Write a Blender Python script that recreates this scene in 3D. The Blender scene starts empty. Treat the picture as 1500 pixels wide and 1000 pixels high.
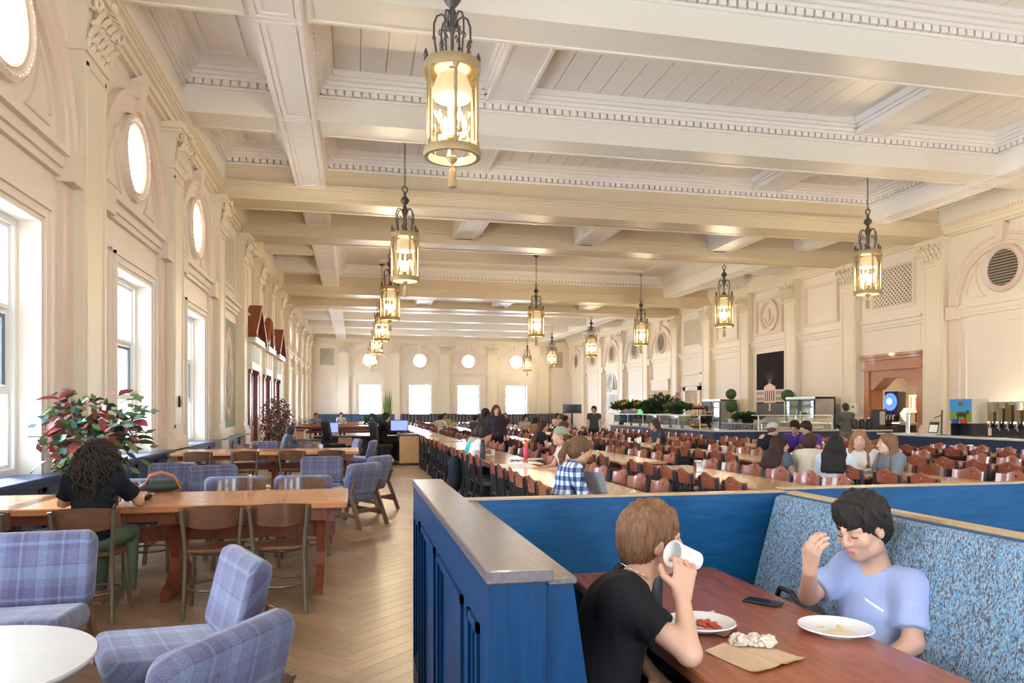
import bpy, bmesh, math, random
import numpy as np
from mathutils import Vector, Matrix
random.seed(7); R = math.radians
SC = bpy.context.scene
COL = SC.collection
# ------------------------------------------------------------------ camera, world, sun, exposure
F, HZ, H = 1072.0, 600.0, 1.55                      # focal length and horizon in pixels of the 1500x1000 frame, eye height
YAW = math.atan(229 / 1072.0); SA, CA = math.sin(YAW), math.cos(YAW)
cd = bpy.data.cameras.new('camera'); cam = bpy.data.objects.new('camera', cd); COL.objects.link(cam)
cam.location = (0, 0, H); cam.rotation_euler = (R(90), 0, -YAW)
cd.sensor_width = 36.0; cd.lens = F / 1500 * 36; cd.shift_y = (HZ - 500) / 1500; cd.clip_start = 0.05; cd.clip_end = 300
SC.camera = cam
W = bpy.data.worlds.new('sky'); SC.world = W; W.use_nodes = True
bg = W.node_tree.nodes['Background']; bg.inputs[0].default_value = (0.74, 0.87, 1.0, 1); bg.inputs[1].default_value = 18.0
sd = bpy.data.lights.new('sun', 'SUN'); sd.energy = 48.0; sd.angle = R(0.6); sd.color = (1.0, 0.93, 0.82)
sun = bpy.data.objects.new('sun', sd); COL.objects.link(sun)
sun.rotation_euler = Vector((0.46, -0.60, -0.70)).to_track_quat('-Z', 'Y').to_euler()
vs = SC.view_settings; vs.view_transform = 'Standard'; vs.look = 'None'; vs.exposure = 0.7; vs.gamma = 1.0; vs.use_curve_mapping = False
SC.cycles.use_denoising = True; SC.cycles.adaptive_threshold = 0.025; SC.cycles.max_bounces = 8; SC.cycles.diffuse_bounces = 6; SC.cycles.transparent_max_bounces = 16
SC.cycles.glossy_bounces = 4; SC.cycles.caustics_reflective = False; SC.cycles.caustics_refractive = False; SC.cycles.sample_clamp_indirect = 6.0

# ------------------------------------------------------------------ pixels to places
def ray(u, v): t = (u - 750) / F; return (SA + t * CA, CA - t * SA, (HZ - v) / F)
def gz(u, v, z): r = ray(u, v); k = (z - H) / r[2]; return Vector((k * r[0], k * r[1], z))
def gx(u, v, x): r = ray(u, v); k = x / r[0]; return Vector((x, k * r[1], H + k * r[2]))
def gy(u, v, y): r = ray(u, v); k = y / r[1]; return Vector((k * r[0], y, H + k * r[2]))
def gd(u, v, d): r = ray(u, v); return Vector((d * r[0], d * r[1], H + d * r[2]))

# ------------------------------------------------------------------ meshes
class MB:
    def __init__(s, T=None): s.v = []; s.f = []; s.m = []; s.T = T; s.mi = 0
    def add(s, vs_, fs):
        b = len(s.v)
        s.v += [tuple(s.T(p)) for p in vs_] if s.T else [tuple(p) for p in vs_]
        for f in fs: s.f.append(tuple(b + i for i in f)); s.m.append(s.mi)
        return s
    def box(s, x0, x1, y0, y1, z0, z1):
        return s.add([(x0,y0,z0),(x1,y0,z0),(x1,y1,z0),(x0,y1,z0),(x0,y0,z1),(x1,y0,z1),(x1,y1,z1),(x0,y1,z1)],
                     [(0,3,2,1),(4,5,6,7),(0,1,5,4),(1,2,6,5),(2,3,7,6),(3,0,4,7)])
    def bbox(s, x0, x1, y0, y1, z0, z1, c=0.01):           # box with chamfered edges
        P = []
        for z, i in ((z0, c), (z0 + c, 0), (z1 - c, 0), (z1, c)):
            a, b, d, e = x0 + i, x1 - i, y0 + i, y1 - i; k = c * 0.9
            P.append([(a+k,d,z),(b-k,d,z),(b,d+k,z),(b,e-k,z),(b-k,e,z),(a+k,e,z),(a,e-k,z),(a,d+k,z)])
        return s.loft(P)
    def loft(s, rings, cap=True, closed=True):
        n = len(rings[0]); V = [p for r in rings for p in r]; fs = []
        for i in range(len(rings) - 1):
            for j in range(n if closed else n - 1):
                a = i * n + j; b = i * n + (j + 1) % n; fs.append((a, b, b + n, a + n))
        if cap and closed: fs.append(tuple(range(n - 1, -1, -1))); fs.append(tuple((len(rings) - 1) * n + j for j in range(n)))
        return s.add(V, fs)
    def bar(s, a, b, w, d=None, up=(0, 0, 1)):
        a = Vector(a); b = Vector(b); d = w if d is None else d; t = (b - a).normalized(); u = Vector(up)
        if abs(t.dot(u)) > 0.98: u = Vector((0, 1, 0))
        x = t.cross(u).normalized() * w / 2; y = x.cross(t).normalized() * d / 2
        return s.loft([[p - x - y, p + x - y, p + x + y, p - x + y] for p in (a, b)])
    def tube(s, pts, r, n=8, cap=True, flat=1.0):
        pts = [Vector(p) for p in pts]; rings = []; N = None
        rs = r if isinstance(r, (list, tuple)) else [r] * len(pts)
        for i, p in enumerate(pts):
            t = (pts[min(i + 1, len(pts) - 1)] - pts[max(i - 1, 0)]).normalized()
            if N is None: N = t.orthogonal().normalized() if abs(t.z) < 0.99 else Vector((1, 0, 0))
            N = (N - t * N.dot(t)).normalized(); B = t.cross(N)
            rings.append([p + (N * math.cos(q) + B * flat * math.sin(q)) * rs[i] for q in (2 * math.pi * k / n for k in range(n))])
        return s.loft(rings, cap)
    def lathe(s, prof, c=(0, 0, 0), n=16, cap=True):
        return s.loft([[(c[0] + r * math.cos(q), c[1] + r * math.sin(q), c[2] + z) for q in (2 * math.pi * k / n for k in range(n))] for r, z in prof], cap)
    def prism(s, poly, f0, f1):                             # poly of 2D points, f0/f1 map them to 3D
        return s.loft([[f0(*p) for p in poly], [f1(*p) for p in poly]])
    def ell(s, c, r, n=10, m=6, rot=None):
        rings = []
        for i in range(1, m):
            a = math.pi * i / m
            rings.append([Vector((r[0]*math.sin(a)*math.cos(q), r[1]*math.sin(a)*math.sin(q), -r[2]*math.cos(a))) for q in (2*math.pi*k/n for k in range(n))])
        rings = [[(rot @ p if rot else p) + Vector(c) for p in g] for g in rings]
        return s.loft(rings)
    def ring(s, prof, c, R0, T2, n=48, a0=0.0, a1=2 * math.pi):  # sweep a (radial, normal) profile round a circle in the wall plane; T2(s,z,n)
        full = abs(a1 - a0 - 2 * math.pi) < 1e-6; rings = []
        for k in range(n if full else n + 1):
            q = a0 + (a1 - a0) * k / n
            rings.append([T2(c[0] + (R0 + dr) * math.cos(q), c[1] + (R0 + dr) * math.sin(q), dn) for dr, dn in prof])
        if full: rings.append(rings[0])
        return s.loft(rings, not full)
    def mesh(s, name='m', mats=None, smooth=False, fix=True, angle=None):
        me = bpy.data.meshes.new(name); me.from_pydata([tuple(p) for p in s.v], [], s.f)
        if fix:
            bm = bmesh.new(); bm.from_mesh(me); bmesh.ops.recalc_face_normals(bm, faces=bm.faces); bm.to_mesh(me); bm.free()
        for m in (mats if isinstance(mats, (list, tuple)) else [mats]):
            if m is not None: me.materials.append(m)
        if any(s.m): me.polygons.foreach_set('material_index', s.m)
        if smooth:
            me.polygons.foreach_set('use_smooth', [True] * len(me.polygons))
            if angle: 
                try: me.set_sharp_from_angle(angle=R(angle))
                except Exception: pass
        me.update(); return me
    def build(s, name, mat=None, parent=None, smooth=False, angle=None, loc=None, fix=True):
        return link(name, s.mesh(name, mat, smooth, fix, angle), parent, loc)

def link(name, data, parent=None, loc=None, rz=None):
    o = bpy.data.objects.new(name, data); COL.objects.link(o)
    if parent is not None: o.parent = parent
    if loc is not None: o.location = loc
    if rz is not None: o.rotation_euler = (0, 0, rz)
    return o
def tag(o, label=None, cat=None, group=None, kind=None):
    if label: o['label'] = label
    if cat: o['category'] = cat
    if group: o['group'] = group
    if kind: o['kind'] = kind
    return o
def thing(name, label, cat, loc=(0, 0, 0), rz=0.0, group=None): return tag(link(name, None, None, loc, rz), label, cat, group)
def struct(name, data=None, loc=None, label=None): return tag(link(name, data, None, loc), label=label, kind='structure')
def kids(o): return KID.get(o, None) if False else list(o.children)
def copy_tree(o, loc, rz, label=None, parent=None):
    c = o.copy(); COL.objects.link(c)
    if parent is None:
        c.location = loc; c.rotation_euler = (0, 0, rz)
        if label: c['label'] = label
    else: c.parent = parent
    for ch in o.children: copy_tree(ch, None, None, None, c)
    return c
ORD = ['first','second','third','fourth','fifth','sixth','seventh','eighth','ninth','tenth','eleventh','twelfth','thirteenth']
def arc(a, b, n): return [a + (b - a) * k / (n - 1) for k in range(n)]

# ------------------------------------------------------------------ materials
MATS = {}
def pbsdf(name, col=(.5, .5, .5), rough=.5, metal=0.0, spec=.5, coat=0.0, emit=None, es=0.0, sheen=0.0):
    m = bpy.data.materials.new(name); m.use_nodes = True; n = m.node_tree; b = n.nodes['Principled BSDF']
    b.inputs['Base Color'].default_value = (*col, 1); b.inputs['Roughness'].default_value = rough; b.inputs['Metallic'].default_value = metal
    b.inputs['Specular IOR Level'].default_value = spec; b.inputs['Coat Weight'].default_value = coat; b.inputs['Sheen Weight'].default_value = sheen
    if emit: b.inputs['Emission Color'].default_value = (*emit, 1); b.inputs['Emission Strength'].default_value = es
    MATS[name] = m; return m, n, b
def N(n, typ, **kw):
    x = n.nodes.new(typ)
    for k, v in kw.items(): setattr(x, k, v)
    return x
def mapped(n, scale=(1, 1, 1), rot=(0, 0, 0), src='Object', rnd=0.0):
    tc = N(n, 'ShaderNodeTexCoord'); mp = N(n, 'ShaderNodeMapping'); mp.inputs['Scale'].default_value = scale; mp.inputs['Rotation'].default_value = rot
    n.links.new(tc.outputs[src], mp.inputs[0])
    if rnd:
        oi = N(n, 'ShaderNodeObjectInfo'); mu = N(n, 'ShaderNodeMath', operation='MULTIPLY'); mu.inputs[1].default_value = rnd
        n.links.new(oi.outputs['Random'], mu.inputs[0]); n.links.new(mu.outputs[0], mp.inputs['Location'])
    return mp
def ramp(n, stops, fac=None):
    r = N(n, 'ShaderNodeValToRGB'); e = r.color_ramp.elements
    while len(e) < len(stops): e.new(0.5)
    for i, (p, c) in enumerate(stops): e[i].position = p; e[i].color = (*c, 1)
    if fac is not None: n.links.new(fac, r.inputs[0])
    return r
def bump(n, b, h, dist=0.01, st=0.4):
    bp = N(n, 'ShaderNodeBump'); bp.inputs['Distance'].default_value = dist; bp.inputs['Strength'].default_value = st
    n.links.new(h, bp.inputs['Height']); n.links.new(bp.outputs[0], b.inputs['Normal'])
def noise(n, mp, scale, detail=4.0, rough=.55, dist=0.0):
    t = N(n, 'ShaderNodeTexNoise'); t.inputs['Scale'].default_value = scale; t.inputs['Detail'].default_value = detail
    t.inputs['Roughness'].default_value = rough; t.inputs['Distortion'].default_value = dist; n.links.new(mp.outputs[0], t.inputs['Vector']); return t
def wood(name, c0, c1, scale=(1, 1, 1), rough=.35, grain=14.0, coat=0.0, rnd=3.0, mid=None, src='Object', spread=.22, spec=.5):
    m, n, b = pbsdf(name, c0, rough, coat=coat, spec=spec); mp = mapped(n, scale, rnd=rnd, src=src)
    t = noise(n, mp, grain, 6, .62, .6); st = [(.5 - spread, c0), (.5 + spread, c1)]
    if mid: st = [(.5 - spread, c0), (.5, mid), (.5 + spread, c1)]
    r = ramp(n, st, t.outputs[0]); n.links.new(r.outputs[0], b.inputs['Base Color']); bump(n, b, t.outputs[0], .004, .25); return m
def mottled(name, col, rough=.5, amp=.05, scale=1.3, **kw):
    m, n, b = pbsdf(name, col, rough, **kw); mp = mapped(n, src='Object'); t = noise(n, mp, scale, 3)
    r = ramp(n, [(.3, tuple(c * (1 - amp) for c in col)), (.7, tuple(min(1, c * (1 + amp)) for c in col))], t.outputs[0])
    n.links.new(r.outputs[0], b.inputs['Base Color']); return m
def solid(name, col, rough=.5, **kw): return pbsdf(name, col, rough, **kw)[0]
def glow(name, col, es): return pbsdf(name, (0, 0, 0), .5, emit=col, es=es)[0]
def thin_glass(name, tint=(1, 1, 1), refl=.08, rough=.02):
    m = bpy.data.materials.new(name); m.use_nodes = True; n = m.node_tree; n.nodes.clear()
    o = N(n, 'ShaderNodeOutputMaterial'); tr = N(n, 'ShaderNodeBsdfTransparent'); gl = N(n, 'ShaderNodeBsdfGlossy'); mx = N(n, 'ShaderNodeMixShader'); fr = N(n, 'ShaderNodeFresnel')
    tr.inputs[0].default_value = (*tint, 1); gl.inputs['Roughness'].default_value = rough; fr.inputs[0].default_value = 1.45
    mu = N(n, 'ShaderNodeMath', operation='MULTIPLY_ADD'); mu.inputs[1].default_value = .8; mu.inputs[2].default_value = refl * .3
    n.links.new(fr.outputs[0], mu.inputs[0]); n.links.new(mu.outputs[0], mx.inputs[0]); n.links.new(tr.outputs[0], mx.inputs[1]); n.links.new(gl.outputs[0], mx.inputs[2]); n.links.new(mx.outputs[0], o.inputs[0])
    MATS[name] = m; return m
def plaid(name, base, dark, light, sc=1.0):
    m, n, b = pbsdf(name, base, .9, spec=.2, sheen=.3); tc = N(n, 'ShaderNodeTexCoord'); sp = N(n, 'ShaderNodeSeparateXYZ'); n.links.new(tc.outputs['Object'], sp.inputs[0])
    yz = N(n, 'ShaderNodeMath', operation='ADD'); n.links.new(sp.outputs[1], yz.inputs[0]); n.links.new(sp.outputs[2], yz.inputs[1]); cols = []
    for src, per in ((sp.outputs[0], .21 * sc), (yz.outputs[0], .23 * sc)):
        d = N(n, 'ShaderNodeMath', operation='DIVIDE'); d.inputs[1].default_value = per; n.links.new(src, d.inputs[0])
        fr = N(n, 'ShaderNodeMath', operation='FRACT'); n.links.new(d.outputs[0], fr.inputs[0])
        r = ramp(n, [(0, base), (.2, dark), (.3, light), (.36, dark), (.55, base), (.7, light), (.88, light), (.92, dark), (.95, base)], fr.outputs[0]); r.color_ramp.interpolation = 'CONSTANT'; cols.append(r)
    mx = N(n, 'ShaderNodeMix', data_type='RGBA'); mx.inputs[0].default_value = .5; n.links.new(cols[0].outputs[0], mx.inputs[6]); n.links.new(cols[1].outputs[0], mx.inputs[7])
    mp = mapped(n); t = noise(n, mp, 260, 2); m2 = N(n, 'ShaderNodeMix', data_type='RGBA', blend_type='OVERLAY'); m2.inputs[0].default_value = .9
    n.links.new(mx.outputs[2], m2.inputs[6]); n.links.new(t.outputs[0], m2.inputs[7]); n.links.new(m2.outputs[2], b.inputs['Base Color']); bump(n, b, t.outputs[0], .003, .5); return m
def checks(name, a, b_, c, per):
    m, n, b = pbsdf(name, a, .85); tc = N(n, 'ShaderNodeTexCoord'); sp = N(n, 'ShaderNodeSeparateXYZ'); n.links.new(tc.outputs['Object'], sp.inputs[0]); o = []
    xy = N(n, 'ShaderNodeMath', operation='ADD'); n.links.new(sp.outputs[0], xy.inputs[0]); n.links.new(sp.outputs[1], xy.inputs[1])
    for s_ in (xy.outputs[0], sp.outputs[2]):
        d = N(n, 'ShaderNodeMath', operation='DIVIDE'); d.inputs[1].default_value = per; n.links.new(s_, d.inputs[0]); fr = N(n, 'ShaderNodeMath', operation='FRACT'); n.links.new(d.outputs[0], fr.inputs[0])
        g = N(n, 'ShaderNodeMath', operation='GREATER_THAN'); g.inputs[1].default_value = .5; n.links.new(fr.outputs[0], g.inputs[0]); o.append(g)
    ad = N(n, 'ShaderNodeMath', operation='ADD'); n.links.new(o[0].outputs[0], ad.inputs[0]); n.links.new(o[1].outputs[0], ad.inputs[1])
    hf = N(n, 'ShaderNodeMath', operation='MULTIPLY'); hf.inputs[1].default_value = .5; n.links.new(ad.outputs[0], hf.inputs[0])
    r = ramp(n, [(0, a), (.34, b_), (.75, c)], hf.outputs[0]); r.color_ramp.interpolation = 'CONSTANT'; n.links.new(r.outputs[0], b.inputs['Base Color']); return m

WALL = mottled('wall_paint', (.78, .705, .605), .45, .02, .6)
PIL = mottled('pilaster_paint', (.77, .69, .545), .42, .02, .6)
TRIM = mottled('trim_paint', (.74, .62, .52), .42, .03, .8)
CEIL = mottled('ceiling_paint', (.82, .79, .75), .38, .015, .4)
BEAM = mottled('beam_paint', (.76, .725, .64), .36, .015, .4)
GOLDB = mottled('gold_beam_paint', (.62, .525, .37), .38, .02, .5)
PLANKM = mottled('ceiling_plank_paint', (.77, .735, .69), .4, .03, .8)
WHITE = solid('white_paint', (.85, .84, .80), .35)
VENT = solid('vent_dark', (.06, .05, .045), .7)
VENTG = solid('vent_bronze', (.33, .28, .21), .6)
OAKBLUE = wood('blue_stained_oak', (.003, .052, .155), (.007, .092, .235), (1, 8, 8), .38, 5.0, 0, spec=.22)
OAKBLUEV = wood('blue_stained_oak_upright', (.0008, .026, .088), (.0016, .043, .13), (8, 8, .7), .42, 6.0, 0, spec=.2)
OAKTOP = wood('worn_oak_cap', (.085, .075, .095), (.17, .14, .13), (6, .8, 6), .3, 9.0, .15)
OAKEDGE = wood('pale_oak_edging', (.42, .27, .13), (.56, .38, .20), (2, 2, 2), .4, 12)
REDWOOD = wood('cherry_tabletop', (.26, .068, .03), (.37, .115, .052), (9, 1.0, 9), .26, 5.0, .15, spread=.2)
ORANGEWOOD = wood('orange_oak_tabletop', (.42, .16, .062), (.55, .235, .10), (1.0, 7, 7), .25, 6.0, .2)
TRESTLE = wood('red_brown_trestle', (.17, .042, .018), (.27, .075, .03), (7, 7, 1), .32, 6.0, .2)
HONEY = wood('honey_oak_tabletop', (.44, .24, .11), (.58, .34, .17), (7, 1, 7), .22, 6.0, .25)
DESKW = wood('desk_oak', (.50, .27, .11), (.62, .37, .18), (7, 7, .8), .4, 5.0)
REDCHAIR = wood('red_brown_chair_wood', (.23, .062, .033), (.36, .11, .06), (1.5, 8, 6), .24, 7.0, .35)
BROWNCHAIR = wood('brown_chair_plywood', (.085, .035, .018), (.16, .07, .035), (1, 6, 6), .28, 7.0, .3)
DOORW = wood('mahogany', (.20, .045, .02), (.30, .075, .035), (6, 6, .8), .3, 5.0, .2)
CASEW = wood('orange_cherry_casing', (.36, .13, .05), (.46, .185, .08), (6, 6, .9), .35, 5.0, .15)
WALNUT = wood('walnut_legs', (.11, .062, .035), (.20, .12, .07), (6, 6, 1), .4, 7.0)
BLACKM = solid('black_painted_metal', (.022, .026, .034), .38, spec=.5)
BLACKW = solid('black_painted_wood', (.025, .028, .036), .35)
BRONZE = solid('bronze_metal', (.20, .165, .115), .35, metal=.7)
LANTB = solid('lantern_bronze', (.43, .33, .17), .45, metal=.35)
IRON = solid('dark_iron', (.14, .13, .12), .45, metal=.6)
STEEL = solid('stainless_steel', (.60, .60, .58), .3, metal=.85)
CHROME = solid('chrome', (.8, .8, .8), .15, metal=1.0)
BLACKP = solid('black_plastic', (.02, .02, .022), .4)
CERAM = solid('white_ceramic', (.86, .86, .86), .15, coat=.3)
PAPERW = solid('white_paper', (.85, .84, .80), .7)
KRAFT = mottled('kraft_paper', (.60, .43, .28), .75, .06, 20)
STONE = mottled('white_stone_top', (.62, .62, .61), .18, .02, 12)
NAVY = solid('navy_panel', (.018, .035, .085), .4)
NAVYW = wood('navy_wainscot_oak', (.022, .060, .17), (.045, .11, .26), (6, 6, 1), .32, 6.0, .15)
GLASS = thin_glass('clear_glass'); LGLASS = thin_glass('lantern_glass', (1, .97, .90), .12)
SNEEZE = thin_glass('counter_glass', (.93, .97, .96), .15)
BULB = glow('candle_bulb', (1.0, .72, .38), 40.0)
SCREENB = glow('screen_blue', (.22, .28, .85), 1.2); SCREENK = solid('screen_black', (.015, .016, .018), .12)
PLAID = plaid('lavender_plaid_tweed', (.14, .142, .25), (.105, .095, .175), (.185, .225, .345))
def floorwood(name, attr):
    m, n, b = pbsdf(name, (.4, .25, .14), .38, coat=.12); mp = mapped(n, (1.2, 9, 9), rnd=0 if attr else 7.0); t = noise(n, mp, 5.0, 5, .6, .5)
    r = ramp(n, [(.3, (.225, .132, .072)), (.7, (.32, .20, .112))], t.outputs[0]); src = N(n, 'ShaderNodeAttribute', attribute_name='shade').outputs['Fac'] if attr else N(n, 'ShaderNodeObjectInfo').outputs['Random']
    hv = N(n, 'ShaderNodeHueSaturation'); ma = N(n, 'ShaderNodeMapRange'); ma.inputs[3].default_value = .82; ma.inputs[4].default_value = 1.16
    n.links.new(src, ma.inputs[0]); n.links.new(ma.outputs[0], hv.inputs['Value']); n.links.new(r.outputs[0], hv.inputs['Color']); n.links.new(hv.outputs[0], b.inputs['Base Color'])
    b.inputs['Coat Roughness'].default_value = .22; return m
FLOORP = floorwood('floor_oak_plank', False); FLOORS = floorwood('floor_oak_field', True)
def upholstery():
    m, n, b = pbsdf('speckled_blue_upholstery', (.3, .5, .7), .85, spec=.2); mp = mapped(n, (1, 1, .42)); v = N(n, 'ShaderNodeTexVoronoi'); v.inputs['Scale'].default_value = 250; n.links.new(mp.outputs[0], v.inputs['Vector'])
    mp2 = mapped(n, (1, 1, .12)); t = noise(n, mp2, 9, 3); ad = N(n, 'ShaderNodeMath', operation='MULTIPLY_ADD'); ad.inputs[1].default_value = .5
    sp = N(n, 'ShaderNodeSeparateColor'); n.links.new(v.outputs['Color'], sp.inputs[0]); n.links.new(t.outputs[0], ad.inputs[0]); n.links.new(sp.outputs[0], ad.inputs[2])
    r = ramp(n, [(0, (.17, .32, .47)), (.55, (.13, .26, .42)), (.72, (.33, .41, .48)), (.90, (.17, .16, .16)), (1.0, (.10, .10, .12))], ad.outputs[0]); r.color_ramp.interpolation = 'CONSTANT'
    n.links.new(r.outputs[0], b.inputs['Base Color']); bump(n, b, sp.outputs[0], .002, .4); return m
UPHOL = upholstery()
# ================================================================== THE HALL: walls, pilasters, windows
XL, XR, YN, YF, ZC = -3.6, 18.4, -4.0, 62.0, 8.35
WALLS = {'left': (lambda s: (XL, s), R(90)), 'right': (lambda s: (XR, s), R(-90)), 'far': (lambda s: (s, YF), 0.0), 'near': (lambda s: (s, YN), R(180))}
LT = lambda p: (p[0], -p[2], p[1])                      # wall frame (along, up, out of wall) to an object that faces -y
def on_wall(name, me, wall, s, parent, z=0.0):
    f, rz = WALLS[wall]; x, y = f(s); return link(name, me, parent, (x, y, z), rz)
TH = .42
def field(mb, wins, s0, s1, z1=8.4):                     # solid wall with rectangular and round window openings
    cur = s0
    for c, kind in sorted(wins):
        if kind == 'door':
            w, zt = 1.15, 2.72
            mb.box(cur, c - w, 0, z1, -TH, 0); mb.box(c - w, c + w, zt, z1, -TH, 0); cur = c + w; continue
        w = .95
        mb.box(cur, c - w, 0, z1, -TH, 0); mb.box(c - w, c + w, 0, .78, -TH, 0); mb.box(c - w, c + w, 3.72, 4.73, -TH, 0); mb.box(c - w, c + w, 6.63, z1, -TH, 0)
        n = 40; P = []
        for k in range(n):
            q = 2 * math.pi * k / n; a, b = math.cos(q), math.sin(q); k2 = .95 / max(abs(a), abs(b))
            P.append([(c + .52*a, 5.68 + .52*b, 0), (c + k2*a, 5.68 + k2*b, 0), (c + k2*a, 5.68 + k2*b, -TH), (c + .52*a, 5.68 + .52*b, -TH)])
        P.append(P[0]); mb.loft(P, cap=False); cur = c + w
    mb.box(cur, s1, 0, z1, -TH, 0); return mb
LW = [-.9, 3.75, 8.45, 13.1, 17.8, 42.1, 46.5, 50.95, 55.4, 59.8]          # window bays of the left wall
FW = [1.14, 5.27, 9.4, 13.6]
LP = [-3.4, 1.4, 6.1, 10.75, 15.45, 20.25, 24.4, 28.2, 32.0, 35.9, 39.9, 44.3, 48.7, 53.2, 57.6]
FP = [-.97, 3.2, 7.4, 11.5, 16.1]
wl = struct('wall_left', field(MB(lambda p: (XL + p[2], p[0], p[1])), [(c, 'w') for c in LW], YN, YF).mesh('wall_left', WALL))
wr = struct('wall_right', field(MB(lambda p: (XR - p[2], p[0], p[1])), [(22.2, 'door')], YN, YF).mesh('wall_right', WALL))
wf = struct('wall_far', field(MB(lambda p: (p[0], YF - p[2], p[1])), [(c, 'w') for c in FW], XL, XR).mesh('wall_far', WALL))
wn = struct('wall_near', field(MB(lambda p: (p[0], YN + p[2], p[1])), [(c, 'w') for c in FW], XL, XR).mesh('wall_near', WALL))

def pilaster_mesh():
    m = MB(LT); d = .2
    m.box(-.43, .43, .0, 6.25, 0, d); m.box(-.52, .52, 0, .95, 0, d + .07); m.box(-.48, .48, .95, 1.05, 0, d + .04)
    for x0, x1, z0, z1 in ((-.36, -.30, 1.2, 6.05), (.30, .36, 1.2, 6.05), (-.36, .36, 6.0, 6.06), (-.36, .36, 1.2, 1.26)): m.box(x0, x1, z0, z1, d, d + .018)
    m.box(-.46, .46, 6.16, 6.24, 0, d + .04); return m.mesh('pilaster', PIL)
def capital_mesh():
    m = MB(LT); d = .2
    m.add([(-.40,6.22,0),(.40,6.22,0),(.47,6.88,0),(-.47,6.88,0),(-.40,6.22,d),(.40,6.22,d),(.47,6.88,d+.08),(-.47,6.88,d+.08)], [(0,3,2,1),(4,5,6,7),(0,1,5,4),(1,2,6,5),(2,3,7,6),(3,0,4,7)])
    m.box(-.56, .56, 6.9, 7.02, 0, d + .2); m.box(-.50, .50, 6.85, 6.92, 0, d + .15)
    for row, (z0, h, o) in enumerate(((6.22, .30, 0.0), (6.42, .33, .5))):
        for k in range(5):
            x = -.36 + .18 * k + (.09 if o else 0)
            if x > .42: continue
            pts = [(x, z0, d + .01), (x, z0 + h*.5, d + .05 + .05*row), (x, z0 + h*.85, d + .12 + .05*row), (x, z0 + h, d + .19 + .05*row), (x, z0 + h*.9, d + .23 + .05*row)]
            wd = (.05, .075, .07, .05, .02)
            m.loft([[(p[0]-w, p[1], p[2]-.012), (p[0], p[1], p[2]+.03), (p[0]+w, p[1], p[2]-.012), (p[0], p[1], p[2]-.035)] for p, w in zip(pts, wd)])
            for sx in (-1, 1): m.ell((x + sx*.055, z0 + h*.45, d + .07), (.022, .045, .03), 6, 4)
    for sx in (-1, 1):                                     # corner volutes
        for side in (0, 1):
            pts = []
            for k in range(15):
                q = 4.2 * math.pi * k / 14 * .55; r = .115 * (1 - k / 17)
                a, b = r * math.cos(q + 1.6), r * math.sin(q + 1.6)
                pts.append((sx * (.45 + (a if not side else 0)), 6.76 + b, d + .16 + (a if side else 0)))
            m.tube(pts, .026, 6)
        m.tube([(sx*.16, 6.5, d + .06), (sx*.26, 6.68, d + .1), (sx*.40, 6.84, d + .13)], .025, 6)
        m.ell((sx*.12, 6.80, d + .12), (.07, .07, .05), 8, 5)
    m.ell((0, 6.94, d + .22), (.09, .08, .06), 8, 5); return m.mesh('capital', PIL, True, angle=50)
PILM, CAPM = pilaster_mesh(), capital_mesh()
def string_mesh(hw):
    m = MB(LT); m.box(-hw, hw, 4.42, 4.52, 0, .06); m.box(-hw, hw, 4.52, 4.66, 0, .10); m.box(-hw, hw, 4.66, 4.74, 0, .17); return m.mesh('string_course', WALL)
def arch_mesh(r0=1.54, r1=1.89, zs=4.80, pier=True):
    m = MB(LT); T2 = lambda s, z, n: (s, z, n)
    m.ring([(0, 0), (0, .07), (.10, .07), (.12, .10), (.26, .10), (.29, .14), (.35, .14), (.35, 0)], (0, zs), r0, T2, 36, 0, math.pi)
    if pier:
        for sx in (-1, 1):
            a, b = sorted((sx * r0, sx * r1)); m.box(a, b, .78, 4.42, 0, .07); m.box(a - .04, b + .04, 4.36, 4.76, 0, .2); m.box(a - .03, b + .03, .78, 1.02, 0, .11)
    return m.mesh('arch_molding', TRIM, True, angle=35)
def key_mesh():
    m = MB(LT); m.loft([[(-.12, 6.43, 0), (.12, 6.43, 0), (.12, 6.43, .17), (-.12, 6.43, .17)], [(-.16, 6.86, 0), (.16, 6.86, 0), (.16, 6.86, .20), (-.16, 6.86, .20)], [(-.19, 6.90, 0), (.19, 6.90, 0), (.19, 7.0, .22), (-.19, 7.0, .22)]]); return m.mesh('keystone', TRIM)
def rose_mesh(r=.52, mat=None):
    m = MB(LT); m.ring([(0, -.02), (0, .05), (.03, .08), (.05, .05), (.08, .09), (.13, .12), (.18, .08), (.19, 0)], (0, 0), r, lambda s, z, n: (s, z, n), 48)
    for k in range(44): q = 2*math.pi*k/44; m.ell(((r + .13)*math.cos(q), (r + .13)*math.sin(q), .10), (.034, .034, .03), 6, 4)
    return m.mesh('round_molding', mat or TRIM, True, angle=40)
def spandrel_mesh():
    m = MB(LT); T2 = lambda s, z, n: (s, z, n)
    m.ring([(0, 0), (0, .025), (.03, .025), (.03, 0)], (0, 4.9), 1.30, T2, 30, R(8), R(60)); m.ring([(0, 0), (0, .025), (.03, .025), (.03, 0)], (0, 4.9), 1.30, T2, 30, R(120), R(172))
    for sx in (-1, 1):
        m.ring([(0, 0), (0, .025), (.03, .025), (.03, 0)], (0, 5.68), .95, T2, 20, R(-50) if sx > 0 else R(130), R(45) if sx > 0 else R(230))
        a, b = sorted((sx * .62, sx * 1.29)); m.box(a, b, 4.95, 4.98, 0, .025)
    return m.mesh('spandrel_bead', TRIM)
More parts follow.
